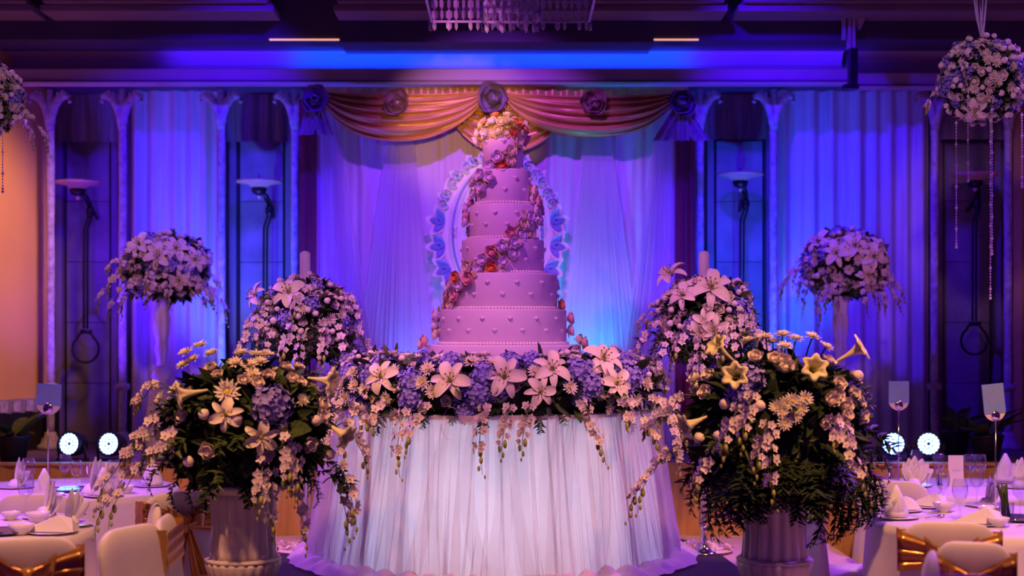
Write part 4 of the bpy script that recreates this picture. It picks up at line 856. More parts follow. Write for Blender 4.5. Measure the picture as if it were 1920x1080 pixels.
# ================================================================ flower balls on candle stands
def ball_fill(B_, n, bb, big=1.0, lowdark=None, orch=2.2, spread=.6):
    K = [('rose', 3, .038 * big, .052 * big, .01), ('mum', 3, .036 * big, .046 * big, .02), ('hyd', 1.6, .055 * big, .075 * big), ('bud', 2, .02 * big, .028 * big, .03), ('orchid', orch * .12, .6, .8), ('leaf', .5, .07, .11), ('lily', .35, .08 * big, .10 * big, .03)]
    B_.fill(n, K, lowdark or (lambda p: True), spread, 30, bb)
def stand_ball(px, label_s, label_f, label_c, label_p, seed, lilies):
    Y = 8.5; k = Y / FPX; base = Vector(((px - CX) * k, Y, DZ))
    st = empty('candle_stand', base); tag(st, label_s, 'candle stand', 'silver candle stands')
    top = P(px, 522, Y).z - DZ
    MB().lathe([(0.085, 0), (0.085, 0.008), (0.06, 0.02), (0.03, 0.035), (0.02, 0.07), (0.026, 0.085), (0.016, 0.10), (0.012, 0.13), (0.02, 0.15), (0.012, 0.17)], 28).build('base', 'silver', st)
    MB().lathe([(0.012, 0.165), (0.014, 0.45), (0.010, 0.8), (0.010, top)], 12).build('stem', 'silver', st)
    for s in (-1, 1): MB().tube([(s * 0.025, 0.0, 0.16), (s * 0.028, 0, 0.5), (s * 0.025, 0, top - 0.1)], 0.006, 8).build('side_rod', 'silver', st)
    MB().lathe([(0.02, top - 0.02), (0.05, top - 0.008), (0.055, top)], 20).build('candle_cup', 'silver', st)
    cd_ = empty('pillar_candle', base + Vector((0, 0, top))); tag(cd_, label_c, 'candle', 'white pillar candles')
    h = P(px, 472, Y).z - DZ - top
    MB().lathe([(0.031, 0), (0.032, 0.004), (0.032, h - 0.012), (0.024, h - 0.002), (0.006, h + 0.006)], 24).build('wax', 'candle_wax', cd_)
    MB().tube([(0, 0, h), (0.001, 0, h + 0.012), (0.003, 0, h + 0.022)], 0.0018, 5).build('wick', 'wick', cd_)
    c = P(px + 3, 600, Y); r = (0.265, 0.265, 0.235)
    fb = empty('flower_ball', (c.x, c.y, c.z - r[2])); tag(fb, label_f, 'flowers', 'flower balls on candle stands')
    B_ = Bouquet(fb, ell(c, r), seed); bb = bbox(c, r); B_.core(ell_mesh(B_, c, r, .9), 700, 0.085, bb)
    for x, y, s in lilies: B_.at('lily', x, y, s, .04, bias=.4)
    for i in range(7): B_.at('orchid', px - 75 + 25 * i + 2, 618 + 24 * ((i * .6) % 1), 0.9, .02, None, 1 + i % 2)
    for i in range(12): B_.at('fern', px - 90 + 16 * i, 630 + 22 * ((i * .73) % 1), .20, 0, None, i % 2)
    ball_fill(B_, 190, bb, .95, lambda p: p.z > c.z - 0.12, spread=.52)
    B_.fill(26, [('fern', 2, .16, .22), ('leaf', 2, .08, .12), ('orchid', .2, .8, 1)], lambda p: p.z < c.z - 0.05, .7, 12, bb)
    # ring of scattered petals lying round the foot
    pr = empty('petal_wreath', base + Vector((0, 0.14, 0))); tag(pr, label_p, 'petals', 'petal wreaths on the dais'); rg = random.Random(seed)
    MB().lathe([(0.02, 0), (0.2, 0.004), (0.19, 0.014), (0.02, 0.016)], 32).build('wreath_mat', 'petal_scatter', pr)
    for i in range(60):
        a = rg.uniform(0, 6.28); q = rg.uniform(.02, .2)
        o = put('petal', PETM, pr, Vector((q * math.cos(a), q * math.sin(a), 0.012 + rg.uniform(0, .012))), Quaternion((0, 0, 1), rg.uniform(0, 6)) @ Quaternion((1, 0, 0), rg.uniform(-.5, .5)), rg.uniform(.035, .055))
PETM = MB().petal(I4, 1.0, 0.42, 0.15, 0.7, 0.2, 3, 0, 0.5).mesh('loose_petal', 'petal_scatter')
stand_ball(572, 'slim silver candle stand left of the cake table', 'round white and purple flower ball on candle stand left of cake', 'white pillar candle rising from flower ball left of cake', 'white petal wreath on dais floor left of the cake table', 61, ((545, 555, .11), (490, 560, .09)))
stand_ball(1320, 'slim silver candle stand right of the cake table', 'round white and purple flower ball on candle stand right of cake', 'white pillar candle rising from flower ball right of cake', 'white petal wreath on dais floor right of the cake table', 62, ((1332, 548, .13), (1265, 525, .11), (1285, 560, .09)))

# ================================================================ flower balls on tall white vases at the stage sides
def tall_vase(px, pyc, hw, label_v, label_f, seed):
    Y = 9.8; base = Vector(((px - 8 - CX) * Y / FPX, Y, SZ)); v = empty('tall_vase', base); tag(v, label_v, 'vase', 'tall white stage vases')
    z = lambda py: P(0, py, Y).z - SZ
    MB().lathe([(0.13, 0), (0.13, 0.03), (0.105, 0.05), (0.11, 0.14), (0.115, 0.20), (0.085, z(735)), (0.07, z(728))], 40).build('foot', 'vase_white', v)
    MB().lathe([(0.05, z(728)), (0.055, z(722)), (0.035, z(718)), (0.045, z(712)), (0.07, z(706)), (0.055, z(695)), (0.03, z(685))], 40).build('knop', 'vase_white', v)
    MB().lathe([(0.03, z(690)), (0.032, z(672)), (0.045, z(655)), (0.038, z(640)), (0.052, z(620)), (0.055, z(600)), (0.045, z(585)), (0.055, z(568)), (0.075, z(555))], 40, mod=lambda a, q: 1 + 0.10 * math.cos(6 * a + 5 * q)).build('stem', 'vase_white', v)
    for i in range(6):
        a = PI * i / 3
        MB().petal(TR(0.10 * math.cos(a), 0.10 * math.sin(a), 0.12) @ RZ(a) @ RY(-1.2), 0.14, 0.04, 0.1, .6, .2, 4).build('relief_leaf', 'vase_white', v)
    c = P(px, pyc, Y); r = (hw, hw, hw * 0.80)
    fb = empty('flower_ball', (c.x, c.y, c.z - r[2])); tag(fb, label_f, 'flowers', 'flower balls on tall vases')
    B_ = Bouquet(fb, ell(c, r), seed); bb = bbox(c, r); B_.core(ell_mesh(B_, c, r, .9), 400, 0.09, bb)
    for i in range(4): B_.at('lily', px - 45 + 31 * i, pyc - 38 + 30 * ((i * .6) % 1), .10, .03, bias=.4)
    ball_fill(B_, 190, bb, 1.0, lambda p: p.z > c.z - 0.16, 2.6, .52)
    B_.fill(12, [('orchid', 1.5, .7, .9), ('leaf', 1, .09, .13)], lambda p: p.z < c.z - 0.08, .7, 12, bb)
tall_vase(311, 502, 0.275, 'tall white baroque vase on stage behind the left urn', 'domed flower ball on tall white vase at stage left, warm topped', 71)
tall_vase(1584, 497, 0.265, 'tall slender vase on stage behind the right urn', 'round lilac flower ball on tall vase before the wide blue curtain', 72)

# ================================================================ hanging flower balls with bead strands
def hanging(px, py, rr, label, strands, seed, lab_s):
    Y = 8.2; c = P(px, py, Y); fb = empty('hanging_flower_ball', c); tag(fb, label, 'flowers', 'hanging flower balls')
    r = (rr, rr, rr); B_ = Bouquet(fb, ell(c, r), seed); bb = bbox(c, r); B_.core(ell_mesh(B_, c, r, .9), 450, 0.08, bb)
    ball_fill(B_, 230, bb, .85, None, 0.4, .5)
    for i in range(5): MB().tube([(0, 0, rr), (-0.01 + 0.012 * (i - 2), 0.01 * (i % 2), rr + 0.15), (0.03 * (i - 2) - .02, 0.02 * (i % 3 - 1), rr + 0.45), (0.02 * (i - 2), 0, 4.4 - c.z)], 0.006, 5).build('ribbon_cord', 'drape_bay', fb)
    bead = MB().lathe([(0.1, -1), (0.8, -0.45), (0.8, 0.45), (0.1, 1)], 6).mesh('bead', 'crystal', False)
    for sx, y0, y1, dy in strands:
        top = P(sx, y0, Y + dy); st = MB(); L = P(0, y0, Y).z - P(0, y1, Y).z; n = int(L / 0.017)
        st.tube([(0, 0, 0), (0, 0, -L)], 0.0012, 4)
        for i in range(n):
            s = 0.0055 if i % 7 else 0.010
            if i > n - 4: s = 0.012 - 0.002 * (n - i)
            st.lathe([(0.1 * s, -s), (0.8 * s, -0.45 * s), (0.8 * s, 0.45 * s), (0.1 * s, s)], 6, M=TR(0, 0, -L * (i + 1) / n))
        o = st.build('bead_strand', 'crystal_bead', fb, False); o.location = top - c
hanging(1842, 150, 0.215, 'white hanging flower ball with bead strands at top right', ((1793, 225, 462, -.05), (1815, 175, 335, -.2), (1857, 220, 555, -.1), (1860, 200, 470, -.18), (1916, 210, 350, 0)), 81, '')
hanging(-32, 182, 0.19, 'white hanging flower ball cut by the left frame edge', ((5, 240, 358, -.1), (-40, 240, 420, -.1)), 82, '')
# ================================================================ LED par cans
def par_can(loc, label, aim, group, spill=None):
    o = empty('par_light', loc); tag(o, label, 'stage light', group); zc = 0.115
    R = RZ(aim) ; T = R @ TR(0, 0, zc) @ RX(PI / 2 - 0.12)
    MB().lathe([(0.05, -0.13), (0.072, -0.11), (0.085, -0.02), (0.085, 0.02), (0.074, 0.022), (0.072, 0.004), (0.01, 0.002)], 24, M=T).build('housing', 'black_plastic', o)
    ld = MB(); pts = [(0, 0)] + [(0.021 * math.cos(PI * k / 3), 0.021 * math.sin(PI * k / 3)) for k in range(6)] + [(0.042 * math.cos(PI * k / 6), 0.042 * math.sin(PI * k / 6)) for k in range(12)] + [(0.061 * math.cos(PI * k / 9), 0.061 * math.sin(PI * k / 9)) for k in range(18)]
    for x, y in pts[1:]: ld.ball((x, y, 0.008), (0.0095, 0.0095, 0.006), 8, 4, 0, T)
    ld.build('led_array', 'led', o)['kind'] = 'stuff'
    MB().tube([R @ Vector(p) for p in ((-0.10, 0.03, 0.01), (-0.10, 0.01, zc), )], 0.008, 6).build('yoke_arm', 'steel_dark', o); MB().tube([R @ Vector(p) for p in ((0.10, 0.03, 0.01), (0.10, 0.01, zc))], 0.008, 6).build('yoke_arm', 'steel_dark', o)
    MB().box(-0.11, 0.11, 0.01, 0.06, 0, 0.012, 0, R).build('yoke_base', 'steel_dark', o, False)
for px, py, lab in ((131, 832, 'leftmost glowing blue-white LED stage light'), (205, 832, 'glowing LED stage light just right of the leftmost one'), (1675, 828, 'glowing LED stage light just left of the rightmost one'), (1741, 828, 'rightmost glowing blue-white LED stage light')):
    q = P(px, 0, 9.55); par_can((q.x, 9.55, SZ), lab, -0.25 if px < 960 else 0.25 * 0 - 0.2, 'LED stage lights facing the tables')
for x, y, lab in ((0.56, 9.86, 'LED can hidden behind cake table, washing backdrop right'), (-0.62, 9.88, 'LED can hidden behind cake table, washing backdrop left')):
    par_can((x, y, SZ), lab, PI, 'LED cans washing the backdrop')

# ================================================================ potted leafy plants in front of the stage sides
def plant(loc, label, seed, n=11):
    o = empty('potted_plant', loc); tag(o, label, 'plant', 'stage plants'); rg = random.Random(seed)
    MB().lathe([(0.08, 0), (0.11, 0.16), (0.12, 0.17), (0.10, 0.175)], 20).build('pot', 'black_plastic', o)
    for i in range(n):
        a = rg.uniform(0, 6.28); l = put('leaf', PLF, o, Vector((0.03 * math.cos(a), 0.03 * math.sin(a), 0.16)), frame_q(Vector((math.cos(a), math.sin(a), rg.uniform(.5, 1.6))), Vector((0, .1, 1))), rg.uniform(.22, .36))
PLF = MB().petal(I4, 1.0, 0.14, 0.1, -0.8, 0.25, 6, 0, 0.9).mesh('plant_leaf', 'leaf_mid')
for px, Y, z, lab, sd in ((25, 9.55, SZ, 'green leafy plant at far left below the timber wall', 1), (1850, 9.6, SZ, 'green leafy plant on stage beside the rightmost column', 2), (1790, 10.05, SZ, 'smaller leafy plant right of the rightmost LED light', 3)):
    plant((P(px, 0, Y).x, Y, z - 0.04 if False else z), lab, sd, 11 if sd != 3 else 6)

# ================================================================ banquet tables, cloths, chairs
TT = 0.78
def banquet(x, y, r, lab_t, lab_c, seed):
    t = empty('round_table', (x, y, 0)); tag(t, lab_t, 'table', 'round banquet tables')
    MB().lathe([(r - 0.02, TT - 0.035), (r - 0.012, TT - 0.03), (r - 0.012, TT - 0.008), (r - 0.02, TT - 0.006)], 48).build('table_top', 'stage_floor', t)
    MB().lathe([(0.30, 0), (0.30, 0.03), (0.06, 0.06), (0.05, TT - 0.035)], 20).build('pedestal', 'steel_dark', t)
    g = cyc(seed, 4, 5, 15); nv = 16
    def fn(u, v):
        a = 6.2832 * u
        if v < 0.3: rr = r * max(0.01, v / 0.3); z = TT
        else:
            w_ = (v - 0.3) / 0.7; rr = r + 0.012 + 0.04 * w_ + 0.05 * w_ ** 0.7 * g(a, 0.3 * w_); z = TT - 0.004 - (TT - 0.02) * w_ ** 1.1
        return (rr * math.cos(a), rr * math.sin(a), z)
    c = MB().grid(fn, 140, 20, True).build('tablecloth', 'cloth_white'); c.location = (x, y, 0); tag(c, lab_c, 'tablecloth', 'white floor-length tablecloths'); return c
LN, LF, RN, RF = (-2.64, 6.76, 0.62), (-2.72, 8.58, 0.68), (2.49, 7.12, 0.68), (2.78, 8.70, 0.60)
banquet(*LN, 'round table under the cloth, nearest at left', 'white floor-length cloth on the nearest left table', 91)
banquet(*LF, 'round table under the cloth, far left before the stage', 'white cloth on far left table before the LED lights', 92)
banquet(*RN, 'round table under the cloth, nearest at right', 'white floor-length cloth on the nearest right table', 93)
banquet(*RF, 'round table under the cloth, far right before the stage', 'white cloth on far right table before the LED lights', 94)
def chair(x, y, rz, label, bow=True, h=0.90, wd=0.41, band=True):
    o = empty('banquet_chair', (x, y, 0), rz); tag(o, label, 'chair', 'covered banquet chairs')
    hw = wd / 2
    def back(u, v):     # closed loop round the slab, rising with v; rounded shoulders
        a = 6.2832 * u; z = h * min(1, v * 1.0)
        sq = lambda q, e: math.copysign(abs(q) ** e, q)
        k = 1.0; t = max(0, (z - (h - 0.10)) / 0.10)
        k = math.sqrt(max(0.0, 1 - t * t)) * 0.32 + 0.68 if t < 1 else 0.0
        th = 0.030 * (math.sqrt(max(0, 1 - t * t)) if t < 1 else 0.02)
        if z < 0.45: k += 0.05 * (0.45 - z)
        lean = -0.06 * max(0, z - 0.42) / 0.48 + (0.02 * (z < 0.42))
        bz = z - 0.02 * (abs(math.cos(a)) ** 3) * (1 if t > 0 else 0)
        return (hw * k * sq(math.cos(a), 0.35), lean - th * sq(math.sin(a), 0.7), bz)
    vv = [0, .25, .5, .7, .82, .88, .91, .935, .955, .972, .986, .995, 1.0]
    mb = MB(); n = 36; vs = [back(i / n, v) for v in vv for i in range(n)]
    fs = [(j * n + i, j * n + (i + 1) % n, (j + 1) * n + (i + 1) % n, (j + 1) * n + i) for j in range(len(vv) - 1) for i in range(n)] + [tuple((len(vv) - 1) * n + i for i in range(n))]
    mb.add(vs, fs).build('back_cover', 'chair_cloth', o)
    g = cyc(int(abs(x * 100) + y * 10), 3, 6, 14)
    def seat(u, v):
        a = 6.2832 * u; sq = lambda q: math.copysign(abs(q) ** 0.4, q); f = 1 + 0.06 * (1 - v) * (1 + 0.5 * g(a, 0)) if v < .9 else 1 - 0.05 * (v - .9) * 10
        return (hw * f * sq(math.cos(a)), 0.22 + 0.21 * f * sq(math.sin(a)), 0.004 + 0.46 * min(1, v / 0.95))
    mb = MB(); nn = 44; mb.grid(seat, nn, 8, True); mb.f.append(tuple(8 * nn + i for i in range(nn))); mb.m.append(0)
    mb.build('seat_cover', 'chair_cloth', o)
    if band or bow:
        s_ = empty_part = None
        kz = 0.74; bk = lambda z: -0.06 * max(0, z - 0.42) / 0.48 - 0.036
        sash = MB()
        for sg in (-1, 1):
            def fn(u, v, sg=sg):
                e = (1 - u) ** 0.8; hh = 0.035 + 0.06 * u; z = kz + 0.035 * u + (v - 0.5) * 2 * hh
                rid = math.sin(v * 19 + 2 * u) * 0.008 * (0.4 + u) + 0.004 * math.sin(v * 40 + 5 * u)
                yy = bk(z) - 0.008 + rid - 0.03 * (1 - u) ** 3
                xx = sg * u * (hw + 0.012)
                if u > 0.97: yy += 0.03
                return (xx, yy, z)
            sash.grid(fn, 16, 26)
            sash.grid(lambda u, v, sg=sg: (sg * (hw + 0.012), bk(kz) - 0.01 + 0.078 * u + 0.003 * math.sin(19 * v), kz + 0.035 + (v - 0.5) * 0.18), 4, 16)
        sash.grid(lambda u, v: (-(hw + .012) + 2 * (hw + .012) * u, bk(kz) + 0.072 + 0.003 * math.sin(19 * v), kz + 0.035 + (v - 0.5) * 0.16), 6, 16)
        so = sash.build('sash', 'gold_sash', o)
        if bow:
            y0 = bk(kz) - 0.055
            MB().lathe([(0.01, -0.05), (0.034, -0.035), (0.028, 0), (0.036, 0.035), (0.01, 0.05)], 14, M=TR(0, y0, kz) @ RY(0.25), mod=lambda a, z: 1 + .12 * math.cos(4 * a + 30 * z)).build('knot', 'gold_sash', so)
            for sg in (-1, 1):
                MB().grid(lambda u, v: (sg * (0.015 + 0.10 * math.sin(PI * u) ** .8 * (0.75 + .25 * v)), y0 - 0.012 + 0.03 * math.cos(PI * u) * (0.4 + v), kz + 0.015 + (v - 0.5) * (0.035 + 0.085 * math.sin(PI * u)) + 0.03 * math.sin(PI * u) + .006 * math.sin(9 * u + 5 * v)), 16, 7).build('bow_loop', 'gold_sash', so)
                MB().grid(lambda u, v: (sg * (0.012 + 0.07 * v) + (u - 0.5) * (0.03 + 0.07 * v), y0 + 0.012 * math.sin(11 * u + sg) - 0.01, kz - 0.03 - 0.24 * v), 10, 8).build('bow_tail', 'gold_sash', so)
    return o
def face(x, y, t): return math.atan2(-(t[0] - x), t[1] - y)
def pc(px, topy, h=0.90):
    Y = FPX * (CH - h) / (topy - HY); return ((px - CX) * Y / FPX, Y)
x, y = pc(52, 1004); chair(x, y, face(x, y, LN) * 0.55, 'white chair with gold bow facing the nearest left table')
x, y = -1.555, 5.97; chair(x, y, -2.0, 'plain white chair between left gold-bow chair and urn', False, band=False)
x, y = -1.49, 6.33; chair(x, y, -1.5, 'narrow edge-on white chair just left of the left urn', True)
x, y = -1.76, 6.80; chair(x, y, 1.85, 'pinkish white chair tucked behind the nearest left tablecloth', False, band=False)
x, y = pc(325, 925); chair(x - .03, y + .12, 0.75, 'violet-lit chair with gold sash behind left urn flowers', True)
chair(-2.52, 7.56, 0.05, 'violet-lit chair facing the far left table', False, 0.87, band=False)
x, y = pc(1777, 975); chair(x, y, face(x, y, RN) * 0.35, 'white chair with gold bow facing the nearest right table', True)
x, y = pc(1826, 1012); chair(x, y, -0.35, 'white chair cut by bottom edge, right of the gold-bow chair', True, 0.90, 0.30)
x, y = pc(1718, 1036); chair(x, y, 1.30, 'edge-on white chair at bottom edge before gold bow', False, 0.9, 0.36, band=False)
x, y = pc(1782, 1072); chair(x, y, 0.1, 'white chair whose top just shows at bottom right edge', False, 0.9, 0.36, band=False)
chair(1.60, 7.5, -1.45, 'white covered chair behind the right urn', False, band=False)
chair(2.14, 7.93, -0.5, 'violet-lit chair facing the far right table', False, band=False)
x, y = pc(1905, 1000); chair(2.42, 6.05, 0.4, 'white chair cut by right frame edge at the nearest table', False, band=False)

# ================================================================ things on the tables
def TP(px, py): Y = FPX * (CH - TT) / (py - HY); return Vector(((px - CX) * Y / FPX, Y, TT))
def clampT(p, t, m=0.10):
    d = Vector((p.x - t[0], p.y - t[1], 0)); L = d.length
    if L > t[2] - m: d *= (t[2] - m) / L
    return Vector((t[0] + d.x, t[1] + d.y, TT + 0.001))
GLS = MB().lathe([(0.036, 0), (0.036, 0.003), (0.008, 0.008), (0.0045, 0.02), (0.0045, 0.075), (0.012, 0.084), (0.030, 0.105), (0.0375, 0.135), (0.036, 0.165), (0.030, 0.195), (0.029, 0.195), (0.035, 0.165), (0.036, 0.135), (0.028, 0.107), (0.004, 0.09)], 20, cap=False).mesh('wine_glass', 'glass')
TUM = MB().lathe([(0.028, 0), (0.030, 0.003), (0.034, 0.13), (0.033, 0.13), (0.028, 0.008), (0.002, 0.007)], 20, cap=False).mesh('tumbler', 'glass')
WAT = MB().lathe([(0.010, 0.092), (0.027, 0.107), (0.032, 0.117), (0.001, 0.117)], 16).mesh('water', 'glass')
def glass(px, py, t, lab, s=1.0, tum=False):
    p = clampT(TP(px, py), t, 0.06); o = link('wine_glass' if not tum else 'tumbler', GLS if not tum else TUM, None, p); o.scale = (s, s, s); tag(o, lab, 'glass', 'glasses on the tables')
def napkin(px, py, t, kind, lab, rz=0.0, s=1.0):
    p = clampT(TP(px, py), t, 0.11); o = empty('napkin', p, rz); tag(o, lab, 'napkin', 'folded napkins'); o.scale = (s, s, s)
    if kind == 'cone':
        MB().lathe([(0.055, 0.008), (0.058, 0.03), (0.045, 0.07), (0.022, 0.13), (0.006, 0.165)], 14, mod=lambda a, z: 1 + .14 * math.cos(2 * a) + .05 * math.cos(5 * a)).build('peak', 'napkin', o)
        for sg in (-1, 1): MB().petal(TR(0, -0.03, 0.012) @ RZ(-PI / 2 + sg * .5) @ RY(-.9), .10, .04, 0.1, .5, .3, 4).build('fold', 'napkin', o)
    elif kind == 'fan':
        for k in range(7):
            MB().petal(TR(0, 0.0, 0.014) @ RZ(0.1 * k) @ RX((k - 3) * 0.30) @ RY(-1.15 - 0.05 * (k % 2)), .17 - .008 * abs(k - 3), .038, 0.1, .25, .3, 5).build('pleat', 'napkin', o)
        MB().lathe([(0.05, 0.006), (0.048, 0.02), (0.03, 0.045), (0.02, 0.05)], 12).build('base_fold', 'napkin', o)
    else:
        vs = [(-0.13, 0.0, .008), (0.10, -0.07, .008), (0.12, 0.06, .008), (-0.02, 0.09, .008), (0.03, -0.01, 0.085), (0.09, 0.0, 0.065), (-0.06, 0.01, 0.045)]
        MB().add(vs, [(0, 1, 4, 6), (1, 5, 4), (1, 2, 5), (2, 3, 4, 5), (3, 0, 6, 4), (0, 3, 2, 1)]).build('folded_body', 'napkin', o, False)
    pl = MB().lathe([(0.06, 0), (0.09, 0.004), (0.115, 0.010), (0.113, 0.012), (0.08, 0.006), (0.01, 0.005)], 28).build('side_plate', 'porcelain'); pl.location = p; tag(pl, 'white side plate under ' + lab, 'plate', 'side plates')
    o.location.z += 0.002
def bowl(px, py, t, lab, s=1.0):
    o = MB().lathe([(0.03, 0), (0.032, 0.006), (0.052, 0.03), (0.06, 0.05), (0.057, 0.05), (0.047, 0.03), (0.02, 0.012), (0.002, 0.011)], 24).build('bowl', 'porcelain'); o.location = clampT(TP(px, py), t); o.scale = (s, s, s); tag(o, lab, 'bowl', 'small white bowls')
def menu(px, py, t, lab, w_=0.085, h=0.17, rz=0.1):
    o = empty('menu_card', clampT(TP(px, py), t, 0.08), rz); tag(o, lab, 'card', 'standing menu cards')
    for sg in (-1, 1): MB().box(-w_ / 2, w_ / 2, -0.001, 0.001, 0, h, 0, TR(0, sg * 0.016, 0) @ RX(sg * 0.09)).build('leaf', 'card_white', o, False)
    MB().box(-w_ * .3, w_ * .3, -0.0185, -0.0178, h * .52, h * .535, 0, RX(-0.0)).build('printed_line', 'print_grey', o, False)
def sign(px, ytop, ybot, wpx, basey, t, lab, tilt=0.0, vase=False):
    p = clampT(TP(px, basey), t, 0.07); k = p.y / FPX; o = empty('table_sign', p); tag(o, lab, 'sign', 'table number signs')
    zt = P(0, ytop, p.y).z - TT; zb = P(0, ybot, p.y).z - TT; hw = wpx * k / 2
    R = TR(0, 0, zb) @ RY(tilt)
    MB().lathe([(0.05, 0), (0.05, 0.006), (0.012, 0.012), (0.006, 0.02)], 20).build('base', 'acrylic', o)
    MB().tube([(0, 0, 0.015), (0, 0, zb + 0.01)], 0.004, 8).build('pole', 'silver', o)
    ds_ = MB(); n = 24; ring_ = [(hw * math.cos(PI + PI * i / n), -0.003, hw + hw * math.sin(PI + PI * i / n)) for i in range(n + 1)]; rr_ = [(x_, 0.003, z_) for x_, _, z_ in ring_]
    m_ = n + 1; ds_.add(ring_ + rr_, [tuple(range(m_)), tuple(reversed(range(m_, 2 * m_)))] + [(i, m_ + i, m_ + (i + 1) % m_, (i + 1) % m_) for i in range(m_)], 0, R).build('disc', 'chair_cloth', o, False)
    MB().box(-hw, hw, -0.006, 0.004, hw * 0.75, zt - zb, 0, R).build('card', 'card_blue', o, False)
    MB().ball((0, -0.008, hw * 0.55), (hw * .42, 0.01, hw * .42), 14, 8, 0, R).build('clip_ball', 'silver', o)
    for i in range(4): MB().box(-hw * .55, hw * .55, -0.0068, -0.006, (zt - zb) * (0.55 + .08 * i), (zt - zb) * (0.56 + .08 * i), 0, R).build('printed_line', 'print_grey', o, False)
sign(90, 720, 778, 46, 905, LF, 'blue card table sign on pole at far left table', 0.05)
sign(1685, 715, 770, 38, 905, RF, 'blue card table sign on pole before the wide blue curtain', 0.0)
sign(1867, 720, 790, 40, 968, RN, 'tilted blue card table sign on pole at nearest right table', -0.10)
for px, py, t, lab, s in ((48, 968, LN, 'large wine glass on nearest left table beside white bowls', 1.1), (2, 940, LN, 'wine glass cut by left frame edge', 1.0), (53, 925, LF, 'wine glass before the dark stage at far left', 1.05), (122, 912, LF, 'wine glass under the leftmost LED light', 1.0), (143, 918, LF, 'wine glass just right of the one under leftmost LED', .9), (213, 925, LF, 'wine glass in front of the left menu card', 1.0), (255, 905, LF, 'wine glass beside left urn flowers, upper', 1.0), (262, 918, LF, 'wine glass beside left urn flowers, lower', .9),
                          (1752, 966, RN, 'large wine glass at centre of nearest right table', 1.1), (1800, 975, RN, 'wine glass right of the large centre one, nearest right table', 1.05), (1827, 945, RN, 'wine glass below right menu card', 1.1), (1768, 950, RN, 'wine glass overlapping behind the large centre one', 1.0), (1720, 905, RF, 'wine glass under LED lights, far right table', 1.05), (1760, 910, RF, 'wine glass between LED light and right menu card', 1.0), (1818, 912, RF, 'left of two wine glasses right of the menu card', 1.0), (1838, 912, RF, 'right of two wine glasses right of the menu card', 1.0), (1913, 970, RN, 'wine glass cut by right frame edge', 1.05)):
    glass(px, py, t, lab, s)
glass(1672, 905, RF, 'straight tumbler at left end of the far right table', 1.1, True)
glass(160, 905, LF, 'straight tumbler between the two left LED lights', .9, True)
for px, py, t, kd, lab, rz, s in ((30, 915, LF, 'fan', 'pleated napkin at far left of the far left table', .3, 1.0), (83, 930, LF, 'cone', 'pointed napkin under left table sign', 0, .95), (172, 928, LF, 'fan', 'tall leaf-like napkin under left LED lights', -.3, 1.2), (215, 935, LF, 'cone', 'pointed napkin before left menu card', .4, 1.0), (112, 968, LN, 'fan', 'upright pleated napkin on nearest left table', .2, 1.1), (163, 985, LN, 'fan', 'fan napkin at right edge of nearest left table', -.5, 1.0), (105, 1000, LN, 'flat', 'flat folded napkin above left gold-bow chair', .2, 1.0), (285, 912, LF, 'cone', 'pointed napkin half hidden by left urn flowers', 0, 1.0),
                                 (1680, 972, RN, 'cone', 'pointed napkin at left front of nearest right table', .1, 1.0), (1645, 955, RN, 'flat', 'low folded napkin at left rim of nearest right table', .4, .9), (1722, 948, RN, 'flat', 'low napkin left of the large centre wine glass', -.3, .9), (1838, 984, RN, 'flat', 'flat folded napkin above right gold-bow chair', -.3, 1.0), (1713, 912, RF, 'fan', 'fan napkin below the right LED lights', .6, 1.0), (1885, 905, RF, 'cone', 'tall pointed napkin right of right table sign pole', 0, 1.1), (1912, 915, RF, 'fan', 'fan napkin cut by the right frame edge', .2, 1.0), (1850, 950, RN, 'fan', 'fan napkin between wine glasses and stem vase', -.4, .9)):
    napkin(px, py, t, kd, lab, rz, s)
for px, py, t, lab, s in ((40, 1003, LN, 'white bowl in front of large wine glass', 1.0), (70, 980, LN, 'white bowl behind large wine glass', 1.0), (20, 975, LN, 'small white bowl at left frame edge', .8), (235, 925, LF, 'white bowl right of left menu card', .9), (1770, 960, RN, 'white bowl right of the large centre wine glass', 1.0), (1855, 968, RN, 'white bowl left of the stem vase', 1.0), (1872, 988, RN, 'white bowl beside flat napkin, nearest right table', .9)):
    bowl(px, py, t, lab, s)
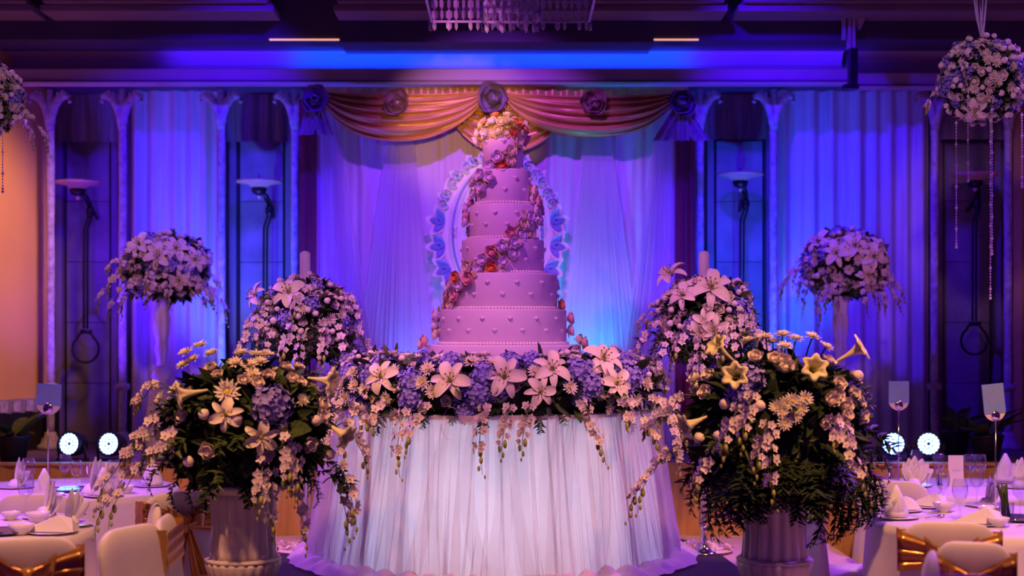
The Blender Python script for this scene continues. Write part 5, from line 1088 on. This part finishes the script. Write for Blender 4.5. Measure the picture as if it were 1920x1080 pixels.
menu(210, 922, LF, 'white folded menu card under second left LED light'); menu(1792, 912, RF, 'white folded menu card on far right table', .09, .19, -.05)
def cutlery(px, py, t, rz, lab):
    o = empty('spoon', clampT(TP(px, py), t, .06) + Vector((0, 0, .004)), rz); tag(o, lab, 'spoon', 'table spoons')
    MB().tube([(0, 0, 0.004), (0.06, 0, 0.006), (0.12, 0, 0.004)], [0.003, 0.002, 0.003], 6).build('handle', 'silver', o); MB().ball((0.14, 0, 0.006), (0.026, 0.016, 0.006), 12, 6).build('spoon_bowl', 'silver', o)
for px, py, t, rz, lab in ((1735, 975, RN, .7, 'silver spoon below large centre wine glass'), (1890, 985, RN, 1.0, 'silver spoon at base of the stem vase'), (1905, 990, RN, .5, 'silver spoon at lower right frame edge'), (8, 1005, LN, 2.4, 'silver spoon at left frame edge'), (100, 972, LN, .5, 'silver spoon beside upright pleated napkin'), (1650, 915, RF, .4, 'silver spoon on the far right table rim')):
    cutlery(px, py, t, rz, lab)
for px, py, t, lab in ((135, 920, LF, 'dark glossy plate reflecting LED lights, far left table'), (5, 1000, LN, 'dark plate cut by left frame edge'), (1905, 975, RN, 'dark plate at right frame edge')):
    o = MB().lathe([(0.08, 0), (0.12, 0.006), (0.14, 0.012), (0.138, 0.014), (0.10, 0.008), (0.01, 0.007)], 32).build('dark_plate', 'plate_dark'); o.location = clampT(TP(px, py), t, .14); tag(o, lab, 'plate', 'dark plates')
sv = empty('stem_vase', clampT(TP(1887, 975), RN, .06)); tag(sv, 'small glass vase of cut green stems on nearest right table', 'vase')
MB().lathe([(0.035, 0), (0.036, 0.004), (0.037, 0.09), (0.035, 0.09), (0.033, 0.008), (0.002, 0.007)], 20, cap=False).build('glass_cup', 'glass', sv)
for i in range(9):
    a = i * 0.7; MB().tube([(0.018 * math.cos(a), 0.018 * math.sin(a), 0.008), (0.014 * math.cos(a) - .01, 0.014 * math.sin(a), 0.1), (0.024 * math.cos(a) - .022, 0.02 * math.sin(a), 0.16 + .012 * (i % 3))], 0.005, 6).build('stem', 'leaf_mid', sv)
